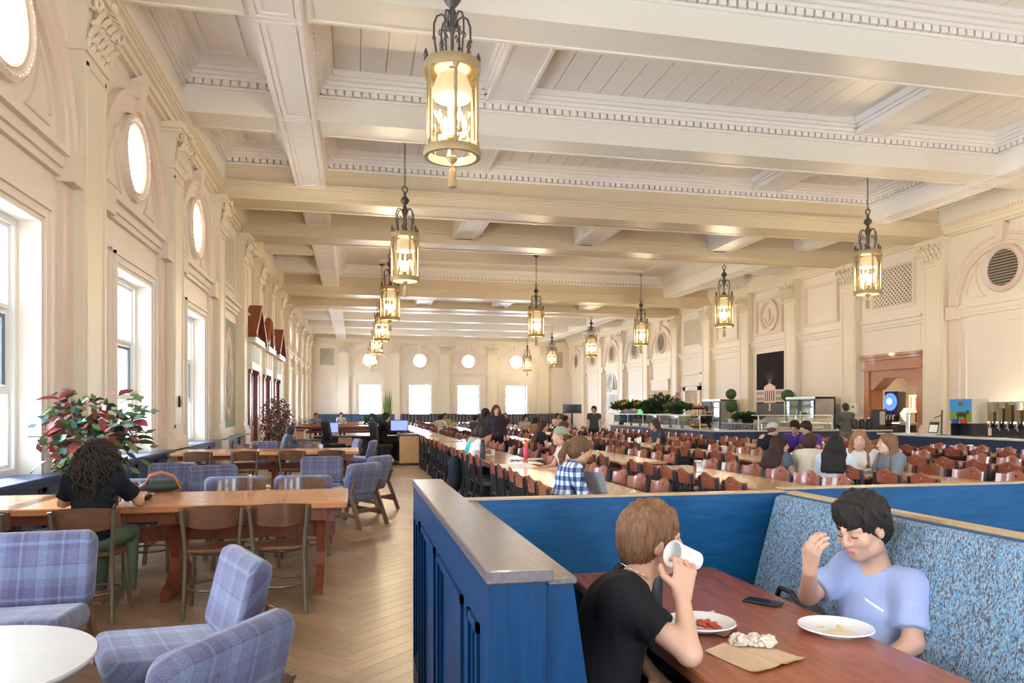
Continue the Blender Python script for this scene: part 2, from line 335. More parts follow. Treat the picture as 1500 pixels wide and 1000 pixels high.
def casing_mesh():
    m = MB(LT)
    for i, (o, n) in enumerate(((.95, .05), (1.02, .08), (1.12, .11), (1.16, .06))):
        w = (.07, .10, .05, .05)[i]
        for sx in (-1, 1): a, b = sorted((sx*o, sx*(o+w))); m.box(a, b, .78, 3.72 + o - .95 + w, 0, n)
        m.box(-o - w, o + w, 3.72 + o - .95, 3.72 + o - .95 + w, 0, n - .001)
    return m.mesh('window_casing', WALL)
def frame_mesh(hw, z0, z1, w=.15, mat=None, n=.05, name='panel_molding'):
    m = MB(LT)
    for k, (o, ww, nn) in enumerate(((0, w, n), (w*.25, w*.5, n + .02))):
        a, b, c, e = -hw + o, hw - o, z0 + o, z1 - o
        m.box(a, a + ww, c, e, 0, nn); m.box(b - ww, b, c, e, 0, nn); m.box(a + ww, b - ww, c, c + ww, 0, nn); m.box(a + ww, b - ww, e - ww, e, 0, nn)
    return m.mesh(name, mat or TRIM)
STRM, ARCHM, KEYM, ROSEM, SPANM, CASM = string_mesh(1.9), arch_mesh(), key_mesh(), rose_mesh(), spandrel_mesh(), casing_mesh()
STRN = string_mesh(1.5); SQM = frame_mesh(1.12, 4.98, 6.68)
PANELM = frame_mesh(1.36, 1.1, 4.2, .07, WALL, .015)
def cornice(mb, s0, s1):
    for z0, z1, n in ((7.0, 7.08, .10), (7.08, 7.2, .16), (7.2, 7.27, .22), (7.27, 7.37, .27), (7.37, 7.44, .34)): mb.box(s0, s1, z0, z1, 0, n)
    k = int((s1 - s0) / .11)
    for i in range(k): mb.box(s0 + (i + .15) * .11, s0 + (i + .85) * .11, 7.37 - .065, 7.37, .27, .31)
    return mb
cornice(MB(lambda p: (XL + p[2], p[0], p[1])), YN, YF).build('cornice', PIL, wl); cornice(MB(lambda p: (XR - p[2], p[0], p[1])), YN, YF).build('cornice', PIL, wr)
cornice(MB(lambda p: (p[0], YF - p[2], p[1])), XL + .35, XR - .35).build('cornice', PIL, wf); cornice(MB(lambda p: (p[0], YN + p[2], p[1])), XL + .35, XR - .35).build('cornice', PIL, wn)
WPAR = {'left': wl, 'right': wr, 'far': wf, 'near': wn}
for wall, ss in (('left', LP), ('right', LP), ('far', FP), ('near', FP)):
    for s in ss: p = on_wall('pilaster', PILM, wall, s, WPAR[wall]); link('capital', CAPM, p)
# windows: three-light sash below, round light above
def win_meshes():
    fr = MB(LT); z0, z1, hw = .80, 3.72, .95
    for a, b, c, e in ((-hw, -hw + .07, z0, z1), (hw - .07, hw, z0, z1), (-hw + .07, hw - .07, z1 - .07, z1), (-hw + .07, hw - .07, z0, z0 + .08)): fr.box(a, b, c, e, -.34, -.20)
    out = [fr.mesh('frame', WHITE)]
    for c, e, nb, mat in ((2.69, 3.65, -.27, WHITE), (1.77, 2.69, -.30, WHITE), (.88, 1.77, -.27, WHITE)):
        m = MB(LT)
        for a, b, c2, e2 in ((-.88, -.82, c, e), (.82, .88, c, e), (-.82, .82, c, c + .05), (-.82, .82, e - .05, e)): m.box(a, b, c2, e2, nb - .02, nb + .025)
        out.append(m.mesh('sash', mat)); g = MB(LT); g.box(-.82, .82, c + .05, e - .05, nb - .004, nb + .004); out.append(g.mesh('pane', GLASS))
    d = MB(LT)
    for a, b, c2, e2 in ((-.80, -.74, 1.83, 2.63), (.72, .80, 1.83, 2.63), (-.74, .72, 2.58, 2.63)): d.box(a, b, c2, e2, -.292, -.26)
    out.append(d.mesh('screen_frame', solid('slate_screen_frame', (.12, .14, .17), .5)))
    s = MB(LT); s.box(-.94, .94, .775, .806, -.34, .02); s.box(-1.2, 1.2, .80, .806, .02, .262); out.append(s.mesh('sill', NAVYW))
    r = MB(LT); r.ring([(0, -.3), (0, -.2), (.07, -.2), (.07, -.3)], (0, 0), .46, lambda s_, z, n: (s_, z, n), 40)
    g = MB(LT); g.add([(.47*math.cos(2*math.pi*k/32), .47*math.sin(2*math.pi*k/32), -.26) for k in range(32)], [tuple(range(32))])
    return out, r.mesh('frame', WHITE, True, angle=40), g.mesh('pane', GLASS)
WINS, RFR, RPA = win_meshes(); NW = 0
for wall, cs in (('left', LW), ('far', FW), ('near', FW)):
    for c in cs:
        f, rz = WALLS[wall]; x, y = f(c); NW += 1
        w = struct('window_%d' % NW, None, (x, y, 0)); w.rotation_euler = (0, 0, rz); s1 = None
        link('frame', WINS[0], w)
        for k in (1, 3, 5): sh = link('sash', WINS[k], w); link('pane', WINS[k + 1], sh)
        if wall == 'left': link('screen_frame', WINS[7], w)
        link('sill', WINS[8], w)
        NW += 1; w2 = struct('window_%d' % NW, None, (x, y, 5.68)); w2.rotation_euler = (0, 0, rz); link('frame', RFR, w2); link('pane', RPA, w2)
        par = WPAR[wall]
        for nm, me in (('arch_molding', ARCHM), ('string_course', STRM), ('keystone', KEYM), ('spandrel_bead', SPANM), ('window_casing', CASM)): on_wall(nm, me, wall, c, par)
        on_wall('round_molding', ROSEM, wall, c, par, 5.68)
        for zz, a, b in ((2.26, 1.9, 2.92), (5.68, 1.15, 1.15)):       # portals let the sky's light find the openings
            pd = bpy.data.lights.new('portal', 'AREA'); pd.shape = 'RECTANGLE'; pd.size = a; pd.size_y = b; pd.cycles.is_portal = True
            po = link('window_portal', pd); inward = {'left': (1, 0), 'far': (0, -1), 'near': (0, 1)}[wall]
            po.location = (x - inward[0] * .40, y - inward[1] * .40, zz); po.rotation_euler = Vector((inward[0], inward[1], 0)).to_track_quat('-Z', 'Y').to_euler(); po['kind'] = 'helper'
# blind bays
def vent_round(par, wall, c):
    on_wall('round_molding', ROSEM, wall, c, par, 5.68); m = MB(LT); m.add([(.52*math.cos(2*math.pi*k/32), .52*math.sin(2*math.pi*k/32), .012) for k in range(32)], [tuple(range(32))])
    v = on_wall('round_vent', m.mesh('round_vent', VENT), wall, c, par, 5.68); s = MB(LT)
    for k in range(12):
        z = -.46 + .084*k; hw = math.sqrt(max(.01, .27 - z*z)); s.box(-hw, hw, z - .025, z + .012, .014, .045)
    link('louvers', s.mesh('louvers', VENTG), v)
for c in (-.9, 3.75, 8.45, 13.1, 17.8, 42.1, 46.5, 50.95, 55.4, 59.8):
    for nm, me in (('arch_molding', ARCHM), ('string_course', STRM), ('keystone', KEYM), ('spandrel_bead', SPANM)): on_wall(nm, me, 'right', c, wr)
    vent_round(wr, 'right', c); on_wall('panel_molding', PANELM, 'right', c, wr)
def lattice_mesh(hw, z0, z1):
    m = MB(LT); m.box(-hw, hw, z0, z1, 0, .01); m.mi = 1; k = 16
    for a in range(-k, k + 1):
        for sg in (-1, 1):
            # diagonal slats clipped to the panel
            x0 = a * .17; pts = []
            for t in (0, 1):
                z = z0 + (z1 - z0) * t; pts.append((x0 + sg * (z - (z0 + z1) / 2), z))
            (xa, za), (xb, zb) = pts
            def clip(x, z): 
                if x < -hw: z += (-hw - x) * sg; x = -hw
                if x > hw: z += (hw - x) * sg; x = hw
                return x, z
            if max(xa, xb) < -hw or min(xa, xb) > hw: continue
            (xa, za), (xb, zb) = clip(xa, za), clip(xb, zb)
            if abs(zb - za) > .05: m.bar((xa, za, .02), (xb, zb, .02), .05, .02, (0, 0, 1))
    return m.mesh('lattice_vent', [VENT, PIL])
LATM = lattice_mesh(.92, 5.2, 6.55); LATF = frame_mesh(1.08, 5.05, 6.7, .14, WALL, .03)
def oval_medallion():
    m = MB(LT); n = 40
    for rr, ro, d in ((.62, .74, .09), (.55, .62, .05)):
        P = []
        for k in range(n + 1):
            q = 2*math.pi*k/n; c_, s_ = math.cos(q), math.sin(q)
            P.append([(rr*c_, rr*s_, 0), (rr*c_, rr*s_, d), (ro*c_, ro*s_, d), (ro*c_, ro*s_, 0)])
        m.loft(P, cap=False)
    m.ell((0, -.05, .03), (.10, .22, .05), 10, 6); m.ell((0, .22, .04), (.08, .09, .05), 10, 6)
    for k in range(10): q = math.pi*(.1 + .8*k/9) + math.pi; m.ell((.36*math.cos(q), .40*math.sin(q), .03), (.05, .07, .03), 6, 4)
    return m.mesh('medallion', TRIM, True, angle=50)
MEDM = oval_medallion()
for wall, par in (('left', wl), ('right', wr)):
    for i, c in enumerate((22.3, 26.3, 30.1, 33.95, 37.9)):
        on_wall('string_course', STRN, wall, c, par)
        if i in (0, 4):
            v = on_wall('lattice_vent', LATM, wall, c, par); on_wall('panel_molding', LATF, wall, c, par)
        else: on_wall('panel_molding', SQM, wall, c, par)
        if i == 2: on_wall('medallion', MEDM, wall, c, par, 5.83)
        if wall == 'right' and i in (1, 2, 3): on_wall('panel_molding', PANELM, wall, c, par)
for wall, par in (('far', wf), ('near', wn)):
    for c in (-2.3, 17.25):
        on_wall('lattice_vent', lattice_mesh(.55, 5.25, 6.6), wall, c, par); on_wall('panel_molding', frame_mesh(.75, 5.1, 6.75, .1, WALL, .03), wall, c, par)
        on_wall('string_course', string_mesh(.85), wall, c, par); on_wall('panel_molding', frame_mesh(.75, 1.3, 4.25, .07, WALL, .015), wall, c, par)
# blue wainscot with a ledge along the window wall
def wainscot(par, T, s0, s1, step=1.17):
    m = MB(T); m.box(s0, s1, 0, .768, 0, .10); m.box(s0, s1, 0, .14, .10, .13); m.box(s0, s1, .768, .80, 0, .27); m.build('wainscot', NAVYW, par)
    n = int((s1 - s0) / step); pm = None
    for k in range(n):
        c = s0 + (s1 - s0) * (k + .5) / n; hw = (s1 - s0) / n / 2 - .07; m = MB(T)
        for a, b, c2, e in ((c - hw, c - hw + .05, .2, .66), (c + hw - .05, c + hw, .2, .66), (c - hw, c + hw, .2, .25), (c - hw, c + hw, .61, .66)): m.box(a, b, c2, e, .10, .125)
        m.build('wainscot_panel', NAVYW, par)
for a, b in ((YN, 24.9), (35.4, YF)): wainscot(wl, lambda p: (XL + p[2], p[0], p[1]), a, b)
# ================================================================== CEILING
m = MB(); m.box(XL - .4, XR + .4, YN - .4, YF + .4, ZC, ZC + .25); ceil = struct('ceiling', m.mesh('ceiling', CEIL))
LB = ((-1.53, -.76), (15.57, 16.34))
REG = [(1.2, 2.05), (6.05, 6.9), (10.62, 11.42), (15.28, 16.12), (43.9, 44.7), (48.3, 49.1), (52.8, 53.6), (57.2, 58.0)]
MAIN = [(19.85, 20.85), (23.9, 24.9), (35.4, 36.4), (39.4, 40.4)]
def soffit_frame(m, x0, x1, y0, y1, z):                    # raised border beads under a beam
    for a, b, c, e in ((x0, x1, y0, y0 + .07), (x0, x1, y1 - .07, y1), (x0, x0 + .07, y0 + .07, y1 - .07), (x1 - .07, x1, y0 + .07, y1 - .07)): m.box(a, b, c, e, z - .025, z)
for y0, y1 in REG:
    m = MB(); m.box(XL, XR, y0, y1, 7.40, ZC); soffit_frame(m, -.7, 15.5, y0, y1, 7.40); soffit_frame(m, XL + .1, -1.6, y0, y1, 7.40); soffit_frame(m, 16.4, XR - .1, y0, y1, 7.40); m.build('cross_beam', BEAM, ceil)
for y0, y1 in MAIN:
    m = MB(); m.box(XL, XR, y0, y1, 7.0, ZC); m.box(XL, XR, y0 - .05, y1 + .05, 7.30, 7.36); m.box(XL, XR, y0 - .1, y1 + .1, 7.36, 7.42); m.box(XL, XR, y0 - .03, y0 + .06, 6.98, 7.05); m.box(XL, XR, y1 - .06, y1 + .03, 6.98, 7.05); m.build('main_beam', GOLDB, ceil)
for x0, x1 in LB:
    m = MB(); m.box(x0, x1, YN, YF, 7.37, ZC); yy = [YN] + [v for p in sorted(REG + MAIN + [(27.8, 28.6), (31.6, 32.4)]) for v in p] + [YF]
    for a, b in zip(yy[:-1], yy[1:]): soffit_frame(m, x0 + .03, x1 - .03, a + .03, b - .03, 7.37); soffit_frame(m, x0 + .13, x1 - .13, a + .13, b - .13, 7.375)
    m.build('lengthwise_beam', CEIL, ceil)
for y0, y1 in ((27.8, 28.6), (31.6, 32.4)):
    for a, b in ((XL, -1.53), (16.34, XR)): m = MB(); m.box(a, b, y0, y1, 7.40, ZC); soffit_frame(m, a + .05, b - .05, y0, y1, 7.40); m.build('aisle_beam', BEAM, ceil)
def rframe(m, x0, x1, y0, y1, o0, o1, z0, z1):              # rectangular ring between insets o0 and o1
    a, b, c, e = x0 + o0, x1 - o0, y0 + o0, y1 - o0; w = o1 - o0
    m.box(a, b, c, c + w, z0, z1); m.box(a, b, e - w, e, z0, z1); m.box(a, a + w, c + w, e - w, z0, z1); m.box(b - w, b, c + w, e - w, z0, z1)
def coffer(x0, x1, y0, y1, big=False, zb=7.84):
    m = MB()
    for o1, z0, z1 in ((.05, zb, zb + .05), (.13, zb + .16, zb + .22), (.19, zb + .22, zb + .29), (.27, zb + .29, zb + .36), (.33, zb + .36, ZC)): rframe(m, x0, x1, y0, y1, 0, o1, z0, z1)
    if x1 - x0 < 9: rframe(m, x0, x1, y0, y1, .50, .56, ZC - .05, ZC)
    m.build('coffer_molding', CEIL, ceil); d = MB(); sp = .17; w = .125
    for a, b, fn in ((x0, x1, lambda s, t: ((s, s + w), (y0, y0 + .10)) if t == 0 else ((s, s + w), (y1 - .10, y1))), (y0, y1, lambda s, t: ((x0, x0 + .10), (s, s + w)) if t == 0 else ((x1 - .10, x1), (s, s + w)))):
        k = int((b - a - .1) / sp)
        for t in (0, 1):
            for i in range(k + 1):
                (p, q), (r, s2) = fn(a + .05 + (b - a - .1 - w) * i / max(k, 1), t); d.box(p, q, r, s2, zb + .06, zb + .16)
    tag(d.build('dentils', CEIL, ceil, fix=False), kind='stuff')
ys = sorted(REG + MAIN); cuts = [YN] + [v for p in ys for v in p] + [YF]; spans = [(cuts[i], cuts[i + 1]) for i in range(0, len(cuts), 2)]
for a, b in spans:
    if b < 0: continue
    if a == 20.85 or a == 36.4:
        jx = [-.76, 3.1, 3.9, 7.25, 8.05, 12.2, 13.0, 15.57]
        for i in range(0, 8, 2): coffer(jx[i], jx[i + 1], a, b)
        for i in (1, 3, 5):
            m = MB(); m.box(jx[i], jx[i + 1], a, b, 7.15, ZC); soffit_frame(m, jx[i], jx[i + 1], a, b, 7.15); soffit_frame(m, jx[i] + .1, jx[i + 1] - .1, a, b, 7.155); m.build('joist', CEIL, ceil)
    else:
        coffer(-.76, 15.57, a, b, True)
        if b - a < 8:
            for xc in (3.1, 11.9):
                m = MB(); m.box(xc - .42, xc + .42, a + .13, b - .13, 8.04, ZC); m.box(xc - .54, xc + .54, a + .3, b - .3, 8.20, ZC); m.box(xc - .48, xc + .48, a + .2, b - .2, 8.13, 8.2); soffit_frame(m, xc - .42, xc + .42, a + .13, b - .13, 8.04); m.build('joist', CEIL, ceil)
        else:
            m = MB(); rframe(m, -.76, 15.57, a, b, 1.2, 1.9, ZC - .06, ZC); rframe(m, -.76, 15.57, a, b, 1.3, 1.8, ZC - .1, ZC - .06); m.build('border_molding', CEIL, ceil)
    sub = [(a, b)] if a != 24.9 else [(24.9, 27.8), (28.6, 31.6), (32.4, 35.4)]
    for c, e in sub: coffer(XL + .33, -1.53, c, e); coffer(16.34, XR - .33, c, e)
for a, b in ((XL, XL + .33), (XR - .33, XR)): m = MB(); m.box(a, b, YN, YF, 7.44, ZC); m.build('wall_beam', BEAM, ceil)
PLK = MB(); PLK.box(-.24, .24, 0, 1, 0, .03); PLKM = PLK.mesh('plank', PLANKM)
for a, b in ((6.9, 10.62), (11.42, 15.28), (16.12, 19.85)):
    x = -.16
    while x < 15.1:
        if abs(x - 3.1) > .68 and abs(x - 11.9) > .68: p = link('plank', PLKM, ceil, (x, a + .33, ZC - .035)); p.scale = (1, b - a - .66, 1)
        x += .5
# ================================================================== FLOOR: oak laid in herringbone
m = MB(); m.box(XL - .4, XR + .4, YN - .4, YF + .4, -.2, -.012); 
floor = struct('floor', m.mesh('floor', FLOORS)); L_, W_ = .78, .13
pl = MB(); c = .0009
pl.add([(0, c, -.012), (0, W_ - c, -.012), (L_, W_ - c, -.012), (L_, c, -.012), (c, c*1.6, 0), (c, W_ - c*1.6, 0), (L_ - c, W_ - c*1.6, 0), (L_ - c, c*1.6, 0)], [(4, 7, 6, 5), (0, 3, 7, 4), (3, 2, 6, 7), (2, 1, 5, 6), (1, 0, 4, 5)])
PM = pl.mesh('floor_plank', FLOORP); cells = []; C45 = math.cos(R(45))
for j in range(-70, 70):
    for k in range(-520, 520):
        for vert in (0, 1):
            ox, oy = (k*W_ + j*L_, k*W_ - j*L_)
            cx, cy = (ox + L_/2, oy + W_/2) if not vert else (ox - W_/2, oy + L_/2)
            X, Y = (cx - cy)*C45, (cx + cy)*C45
            if not (XL + .1 < X < XR and -1 < Y < 40): continue
            if Y > 15 and X > 3: continue
            D = X*SA + Y*CA
            if D < .8: continue
            u = 750 + F*(X*CA - Y*SA)/D; v = HZ + F*H/D
            if not (-150 < u < 1650 and v < 1250): continue
            hidden = X > .45 and Y < 4.6
            cells.append((D + (100 if hidden or u < -20 or v > 1010 or X > .6 else 0), vert, ox, oy))
cells.sort(); rest = MB(); shades = []
for i, (D, vert, ox, oy) in enumerate(cells):
    if i < 290:
        rz = R(45) + (R(90) if vert else 0); x, y = (ox, oy) if not vert else (ox, oy)
        link('plank', PM, floor, ((x - y)*C45, (x + y)*C45, 0), rz)
    else:
        sh = random.random(); a, b = ((ox, oy), (L_, W_)) if not vert else ((ox - W_, oy), (W_, L_)); g = .0009
        P = [(a[0] + g, a[1] + g), (a[0] + b[0] - g, a[1] + g), (a[0] + b[0] - g, a[1] + b[1] - g), (a[0] + g, a[1] + b[1] - g)]
        rest.add([((x - y)*C45, (x + y)*C45, 0) for x, y in P], [(0, 1, 2, 3)]); shades.append(sh)
me = rest.mesh('floor_planks', FLOORS, fix=False); at = me.attributes.new('shade', 'FLOAT', 'FACE'); at.data.foreach_set('value', shades); tag(link('floor_planks', me, floor), kind='stuff')
# ================================================================== DOORWAYS, PICTURES AND SCREENS ON THE WALLS
def seg_text(name, body, size, mat, parent, loc, rot, extrude=.002, font_align='CENTER'):
    cu = bpy.data.curves.new(name, 'FONT'); cu.body = body; cu.size = size; cu.align_x = font_align; cu.align_y = 'CENTER'; cu.extrude = extrude
    o = link(name, cu, parent, loc); o.rotation_euler = rot; cu.materials.append(mat); return o
# cherry doorway in the right-hand wall
d = struct('door_1', None, (XR, 22.2, 0)); d.rotation_euler = (0, 0, R(-90))
m = MB(LT)
for sx in (-1, 1): a, b = sorted((sx*1.16, sx*1.42)); m.box(a, b, 0, 2.95, -.02, .12); a, b = sorted((sx*1.12, sx*1.2)); m.box(a, b, 0, 2.5, -.44, .06)
m.build('jamb', CASEW, d); m = MB(LT)
top = 2.98; P = [(-1.2, 2.28), (-.98, 2.28), (-.42, 2.68), (.42, 2.68), (.98, 2.28), (1.2, 2.28), (1.2, top), (-1.2, top)]
def poly_wall(m, P, n0, n1):                               # non-convex head split into quads
    for q in ((0, 1, 2, 7), (2, 3, 6, 7), (3, 4, 5, 6)): m.prism([P[i] for i in q], lambda a, b: (a, b, n0), lambda a, b: (a, b, n1))
poly_wall(m, P, -.43, .07); m.build('arched_head', CASEW, d)
m = MB(LT); m.box(-1.42, 1.42, 2.95, 3.05, 0, .16); m.box(-1.40, 1.40, 3.05, 3.32, 0, .11); m.box(-1.46, 1.46, 3.32, 3.42, 0, .19); m.box(-1.52, 1.52, 3.42, 3.52, 0, .26); m.build('lintel', CASEW, d)
# the drinks room behind it
m = MB(); m.box(XR + .42, XR + 4.2, 19.5, 19.6, 0, 3.4); m.box(XR + .42, XR + 4.2, 26.5, 26.6, 0, 3.4); m.box(XR + 4.2, XR + 4.3, 19.5, 26.6, 0, 3.4); m.box(XR + .3, XR + 4.3, 19.5, 26.6, 3.4, 3.5); m.box(XR + .4, XR + 4.3, 19.5, 26.6, -.2, -.012)
side = struct('wall_side_room', m.mesh('wall_side_room', WALL))
ld = bpy.data.lights.new('side_room_lamp', 'AREA'); ld.energy = 60; ld.size = 1.2; ld.color = (1, .86, .66); lo = link('side_room_lamp', ld, side, (XR + 2.6, 23, 3.35))
def pos_door(u, v, x): return gx(u, v, x)
p = gx(1308, 600, XR + 1.6); sm = thing('soda_machine', 'black soda machine with glowing round blue sign inside the cherry doorway', 'drink machine', (p.x, p.y, 0), R(-90))
m = MB(); m.bbox(-.38, .38, -.35, .35, 0, .95, .02); m.build('cabinet', BLACKP, sm); m = MB(); m.bbox(-.36, .36, -.1, .3, .95, 2.25, .04); m.build('tower', BLACKP, sm)
m = MB(lambda q: (q[0], -q[2], q[1])); m.lathe([(0.01, 0), (.33, 0), (.33, .05), (.01, .05)], (0, 0, 0), 28); o = m.build('round_sign', glow('blue_sign', (.05, .12, .9), 2.2), sm); o.location = (0, -.1, 1.85)
m = MB(lambda q: (q[0], -q[2], q[1])); m.lathe([(0.01, 0), (.12, 0), (.12, .02), (.01, .02)], (0, 0, 0), 20); o2 = m.build('sign_center', glow('white_sign', (.7, .85, 1), 3), sm); o2.location = (0, -.155, 1.87)
m = MB()
for k in range(4): m = MB(); m.tube([(-.24 + .16*k, -.12, 1.35), (-.24 + .16*k, -.2, 1.3), (-.24 + .16*k, -.2, 1.18)], .025, 8); m.build('tap', CHROME, sm)
p = gx(1343, 585, XR + 2.2); lm = thing('lightbox_sign', 'small yellow and red lit menu box inside the cherry doorway', 'sign', (p.x, p.y, 1.45), R(-90))
m = MB(); m.box(-.34, .34, -.05, .05, 0, .66); m.build('box', glow('sign_yellow', (1, .75, .25), 2.0), lm); m = MB(); [m.box(x, x + .06, -.055, -.05, .08, .58) for x in (-.26, -.02, .2)]; m.build('stripes', glow('sign_red', (.9, .12, .05), 1.2), lm); m = MB(); m.box(-.04, .04, -.04, .04, -1.45, 0); m.build('post', BLACKP, lm)
p = gx(1333, 620, XR + 1.3); bx = thing('drink_cooler_counter', 'black cooler counter with slanted glass inside the cherry doorway', 'counter', (p.x, p.y - .3, 0), R(-90))
m = MB(); m.bbox(-.5, .5, -.4, .4, 0, 1.0, .02); m.build('cabinet', BLACKP, bx); m = MB(); m.bar((-.5, -.35, 1.05), (.1, -.35, 1.6), .02, .5, (0, 1, 0)); m.build('slanted_glass', SNEEZE, bx); m = MB(); m.box(-.45, .45, -.3, .35, 1.0, 1.08); m.build('tray', STEEL, bx)
# wall phone / dispenser beside it
m = MB(LT); m.bbox(-.14, .14, 1.42, 1.80, 0, .13, .02); t = on_wall('paper_towel_box', m.mesh('paper_towel_box', WHITE), 'right', 23.95, None); tag(t, 'small white dispenser box on wall beside cherry doorway', 'dispenser')
t.location.x -= .2
m = MB(LT); m.ell((0, 1.66, .13), (.05, .05, .02), 10, 5); m.build('dial', BLACKP, t)
# night picture of the palace
def picture(name, label, wall, c, hw, z0, z1, cat='picture', n=.03, mat=None):
    f, rz = WALLS[wall]; x, y = f(c); t = thing(name, label, cat, (x, y, 0), rz); m = MB(LT); m.box(-hw, hw, z0, z1, .003, n); m.build('canvas', mat, t); return t
DK = solid('picture_charcoal', (.03, .026, .032), .9, spec=.1); PK = solid('picture_lit_stone', (.75, .55, .47), .5); PD = solid('picture_dark_window', (.08, .05, .05), .5); PG = solid('picture_grey', (.09, .085, .09), .5); PB = solid('picture_beam', (.28, .22, .17), .5)
t = picture('night_photograph', 'tall dark night photograph of a floodlit white palace between wall pilasters', 'right', 29.98, 1.16, 1.25, 4.18, mat=DK)
m = MB(LT); m.box(-1.16, 1.16, 1.9, 2.46, .03, .036); m.box(-.5, .42, 1.86, 2.6, .03, .040); m.add([(-.5, 2.6, .041), (.42, 2.6, .041), (-.04, 2.76, .041)], [(0, 1, 2)]); m.build('palace', PK, t)
for k in range(18):
    x = -1.1 + k * .123
    if -.55 < x < .42:
        continue
    for zz in (1.98, 2.24): m = MB(LT); m.box(x, x + .06, zz, zz + .14, .037, .039); m.build('palace_window', PD, t)
for k in range(5): m = MB(LT); m.box(-.42 + .17*k, -.34 + .17*k, 1.95, 2.42, .041, .044); m.build('palace_window', PD, t)
m = MB(LT); m.box(-1.16, 1.16, 1.25, 1.84, .03, .033); m.build('forecourt', PG, t)
m = MB(LT); m.add([(-.1, 1.84, .036), (.02, 1.84, .036), (.04, 1.5, .036), (-.12, 1.5, .036)], [(0, 1, 2, 3)]); m.build('lit_path', PK, t); m = MB(LT)
for k in range(7): a = R(-36 + 12*k); m.add([(-.06 + .02*k - .06, 2.74, .034), (-.06 + .02*k - .04, 2.74, .034), (-.05 + .75*math.sin(a), 2.7 + .72*math.cos(a), .034)], [(0, 1, 2)])
m.build('searchlights', PB, t)
# two black and white posters further down the wall
GRY = mottled('photo_grey_blotches', (.33, .33, .33), .5, .95, 1.1); GRY2 = mottled('photo_grey_clouds', (.36, .36, .38), .5, .95, .8)
t = picture('figure_photograph', 'upper black and white photo poster of standing figures on far wall bay', 'right', 50.9, 1.25, 2.78, 4.3, mat=PAPERW)
m = MB(LT); m.box(-1.2, -.1, 2.83, 4.25, .03, .034); m.build('dark_half', GRY, t); m = MB(LT)
for x, w, h in ((.2, .12, 1.2), (.55, .12, 1.0), (.9, .1, .7)): m.loft([[(x - w, 3.0, .032), (x + w, 3.0, .032), (x + w, 3.0, .034), (x - w, 3.0, .034)], [(x - w*.5 + .12, 3.0 + h, .032), (x + w*.5 + .12, 3.0 + h, .032), (x + w*.5 + .12, 3.0 + h, .034), (x - w*.5 + .12, 3.0 + h, .034)]])
m.build('figures', DK, t)
t = picture('cloud_photograph', 'lower black and white photo poster of a mountain on far wall bay', 'right', 50.9, 1.25, 1.25, 2.7, mat=GRY2)
m = MB(LT); m.add([(-1.2, 1.3, .033), (1.2, 1.3, .033), (.5, 2.2, .033), (-.4, 1.7, .033)], [(0, 1, 2, 3)]); m.build('snow_slope', PAPERW, t)
# oval portrait mural on the window wall
t = picture('oval_mural', 'green wall mural with a pale oval portrait beside the mahogany doors', 'left', 22.35, 1.2, 1.05, 4.15, 'mural', .02, mottled('mural_green', (.20, .22, .17), .6, .15, 2))
m = MB(LT); n = 40; m.add([(.78*math.cos(2*math.pi*k/n), 2.6 + 1.22*math.sin(2*math.pi*k/n), .024) for k in range(n)], [tuple(range(n))]); m.build('oval', mottled('mural_oval', (.55, .45, .34), .6, .3, 3), t)
m = MB(LT); m.ring([(0, 0), (0, .035), (.08, .035), (.08, 0)], (0, 0), .78, lambda s, z, n_: (s, 2.6 + z*1.56, n_), 40); m.build('oval_border', solid('mural_border', (.48, .33, .16), .6), t)
m = MB(LT); m.ell((0, 3.1, .03), (.2, .3, .012), 14, 6); m.ell((0, 2.2, .03), (.45, .65, .012), 14, 6); m.build('figure', mottled('mural_figure', (.33, .27, .22), .6, .4, 4), t)
# mahogany doors with pediments
DN = 1
for i, c in enumerate((26.3, 30.1, 33.95)):
    DN += 1; d = struct('door_%d' % DN, None, (XL, c, 0)); d.rotation_euler = (0, 0, R(90))
    m = MB(LT)
    for sx in (-1, 1): a, b = sorted((sx*.82, sx*1.1)); m.box(a, b, 0, 2.85, 0, .22); a, b = sorted((sx*.79, sx*1.15)); m.box(a, b, 2.75, 2.88, 0, .26)
    m.build('casing', DOORW, d)
    for sx in (-1, 1):
        m = MB(LT); a, b = sorted((sx*.01, sx*.81)); m.box(a, b, .02, 2.85, .02, .08)
        for z0, z1 in ((.2, 1.0), (1.15, 2.7)): m.box(a + .12, b - .12, z0, z1, .08, .11)
        lf = m.build('door_leaf', DOORW, d); m = MB(LT); m.ell((sx*.1, 1.05, .13), (.03, .03, .03), 8, 5); m.build('knob', LANTB, lf)
    m = MB(LT); m.box(-1.18, 1.18, 2.88, 3.12, 0, .30); m.box(-1.05, 1.05, 3.12, 3.75, 0, .24); m.box(-1.25, 1.25, 3.75, 3.95, 0, .42)
    for k in range(5): m.box(-.85 + .4*k, -.75 + .4*k, 3.15, 3.72, .24, .3)
    m.build('frieze', WHITE, d); m = MB(LT)
    if i != 1: m.prism([(-1.32, 3.95), (1.32, 3.95), (0, 4.95)], lambda a, b: (a, b, 0), lambda a, b: (a, b, .25)); m.bar((-1.4, 3.98, .22), (0, 5.05, .22), .16, .5, (0, 0, 1)); m.bar((1.4, 3.98, .22), (0, 5.05, .22), .16, .5, (0, 0, 1))
    else:
        for sx in (-1, 1): m.tube([(sx*1.35, 4.0, .2), (sx*.95, 4.15, .22), (sx*.6, 4.5, .24), (sx*.35, 4.85, .26), (sx*.22, 5.0, .28), (sx*.3, 5.08, .28)], [.16, .18, .18, .16, .13, .08], 8)
        m.ell((0, 4.7, .2), (.16, .34, .14), 12, 8); m.box(-.2, .2, 3.95, 4.4, 0, .3)
    m.build('pediment', DOORW, d)
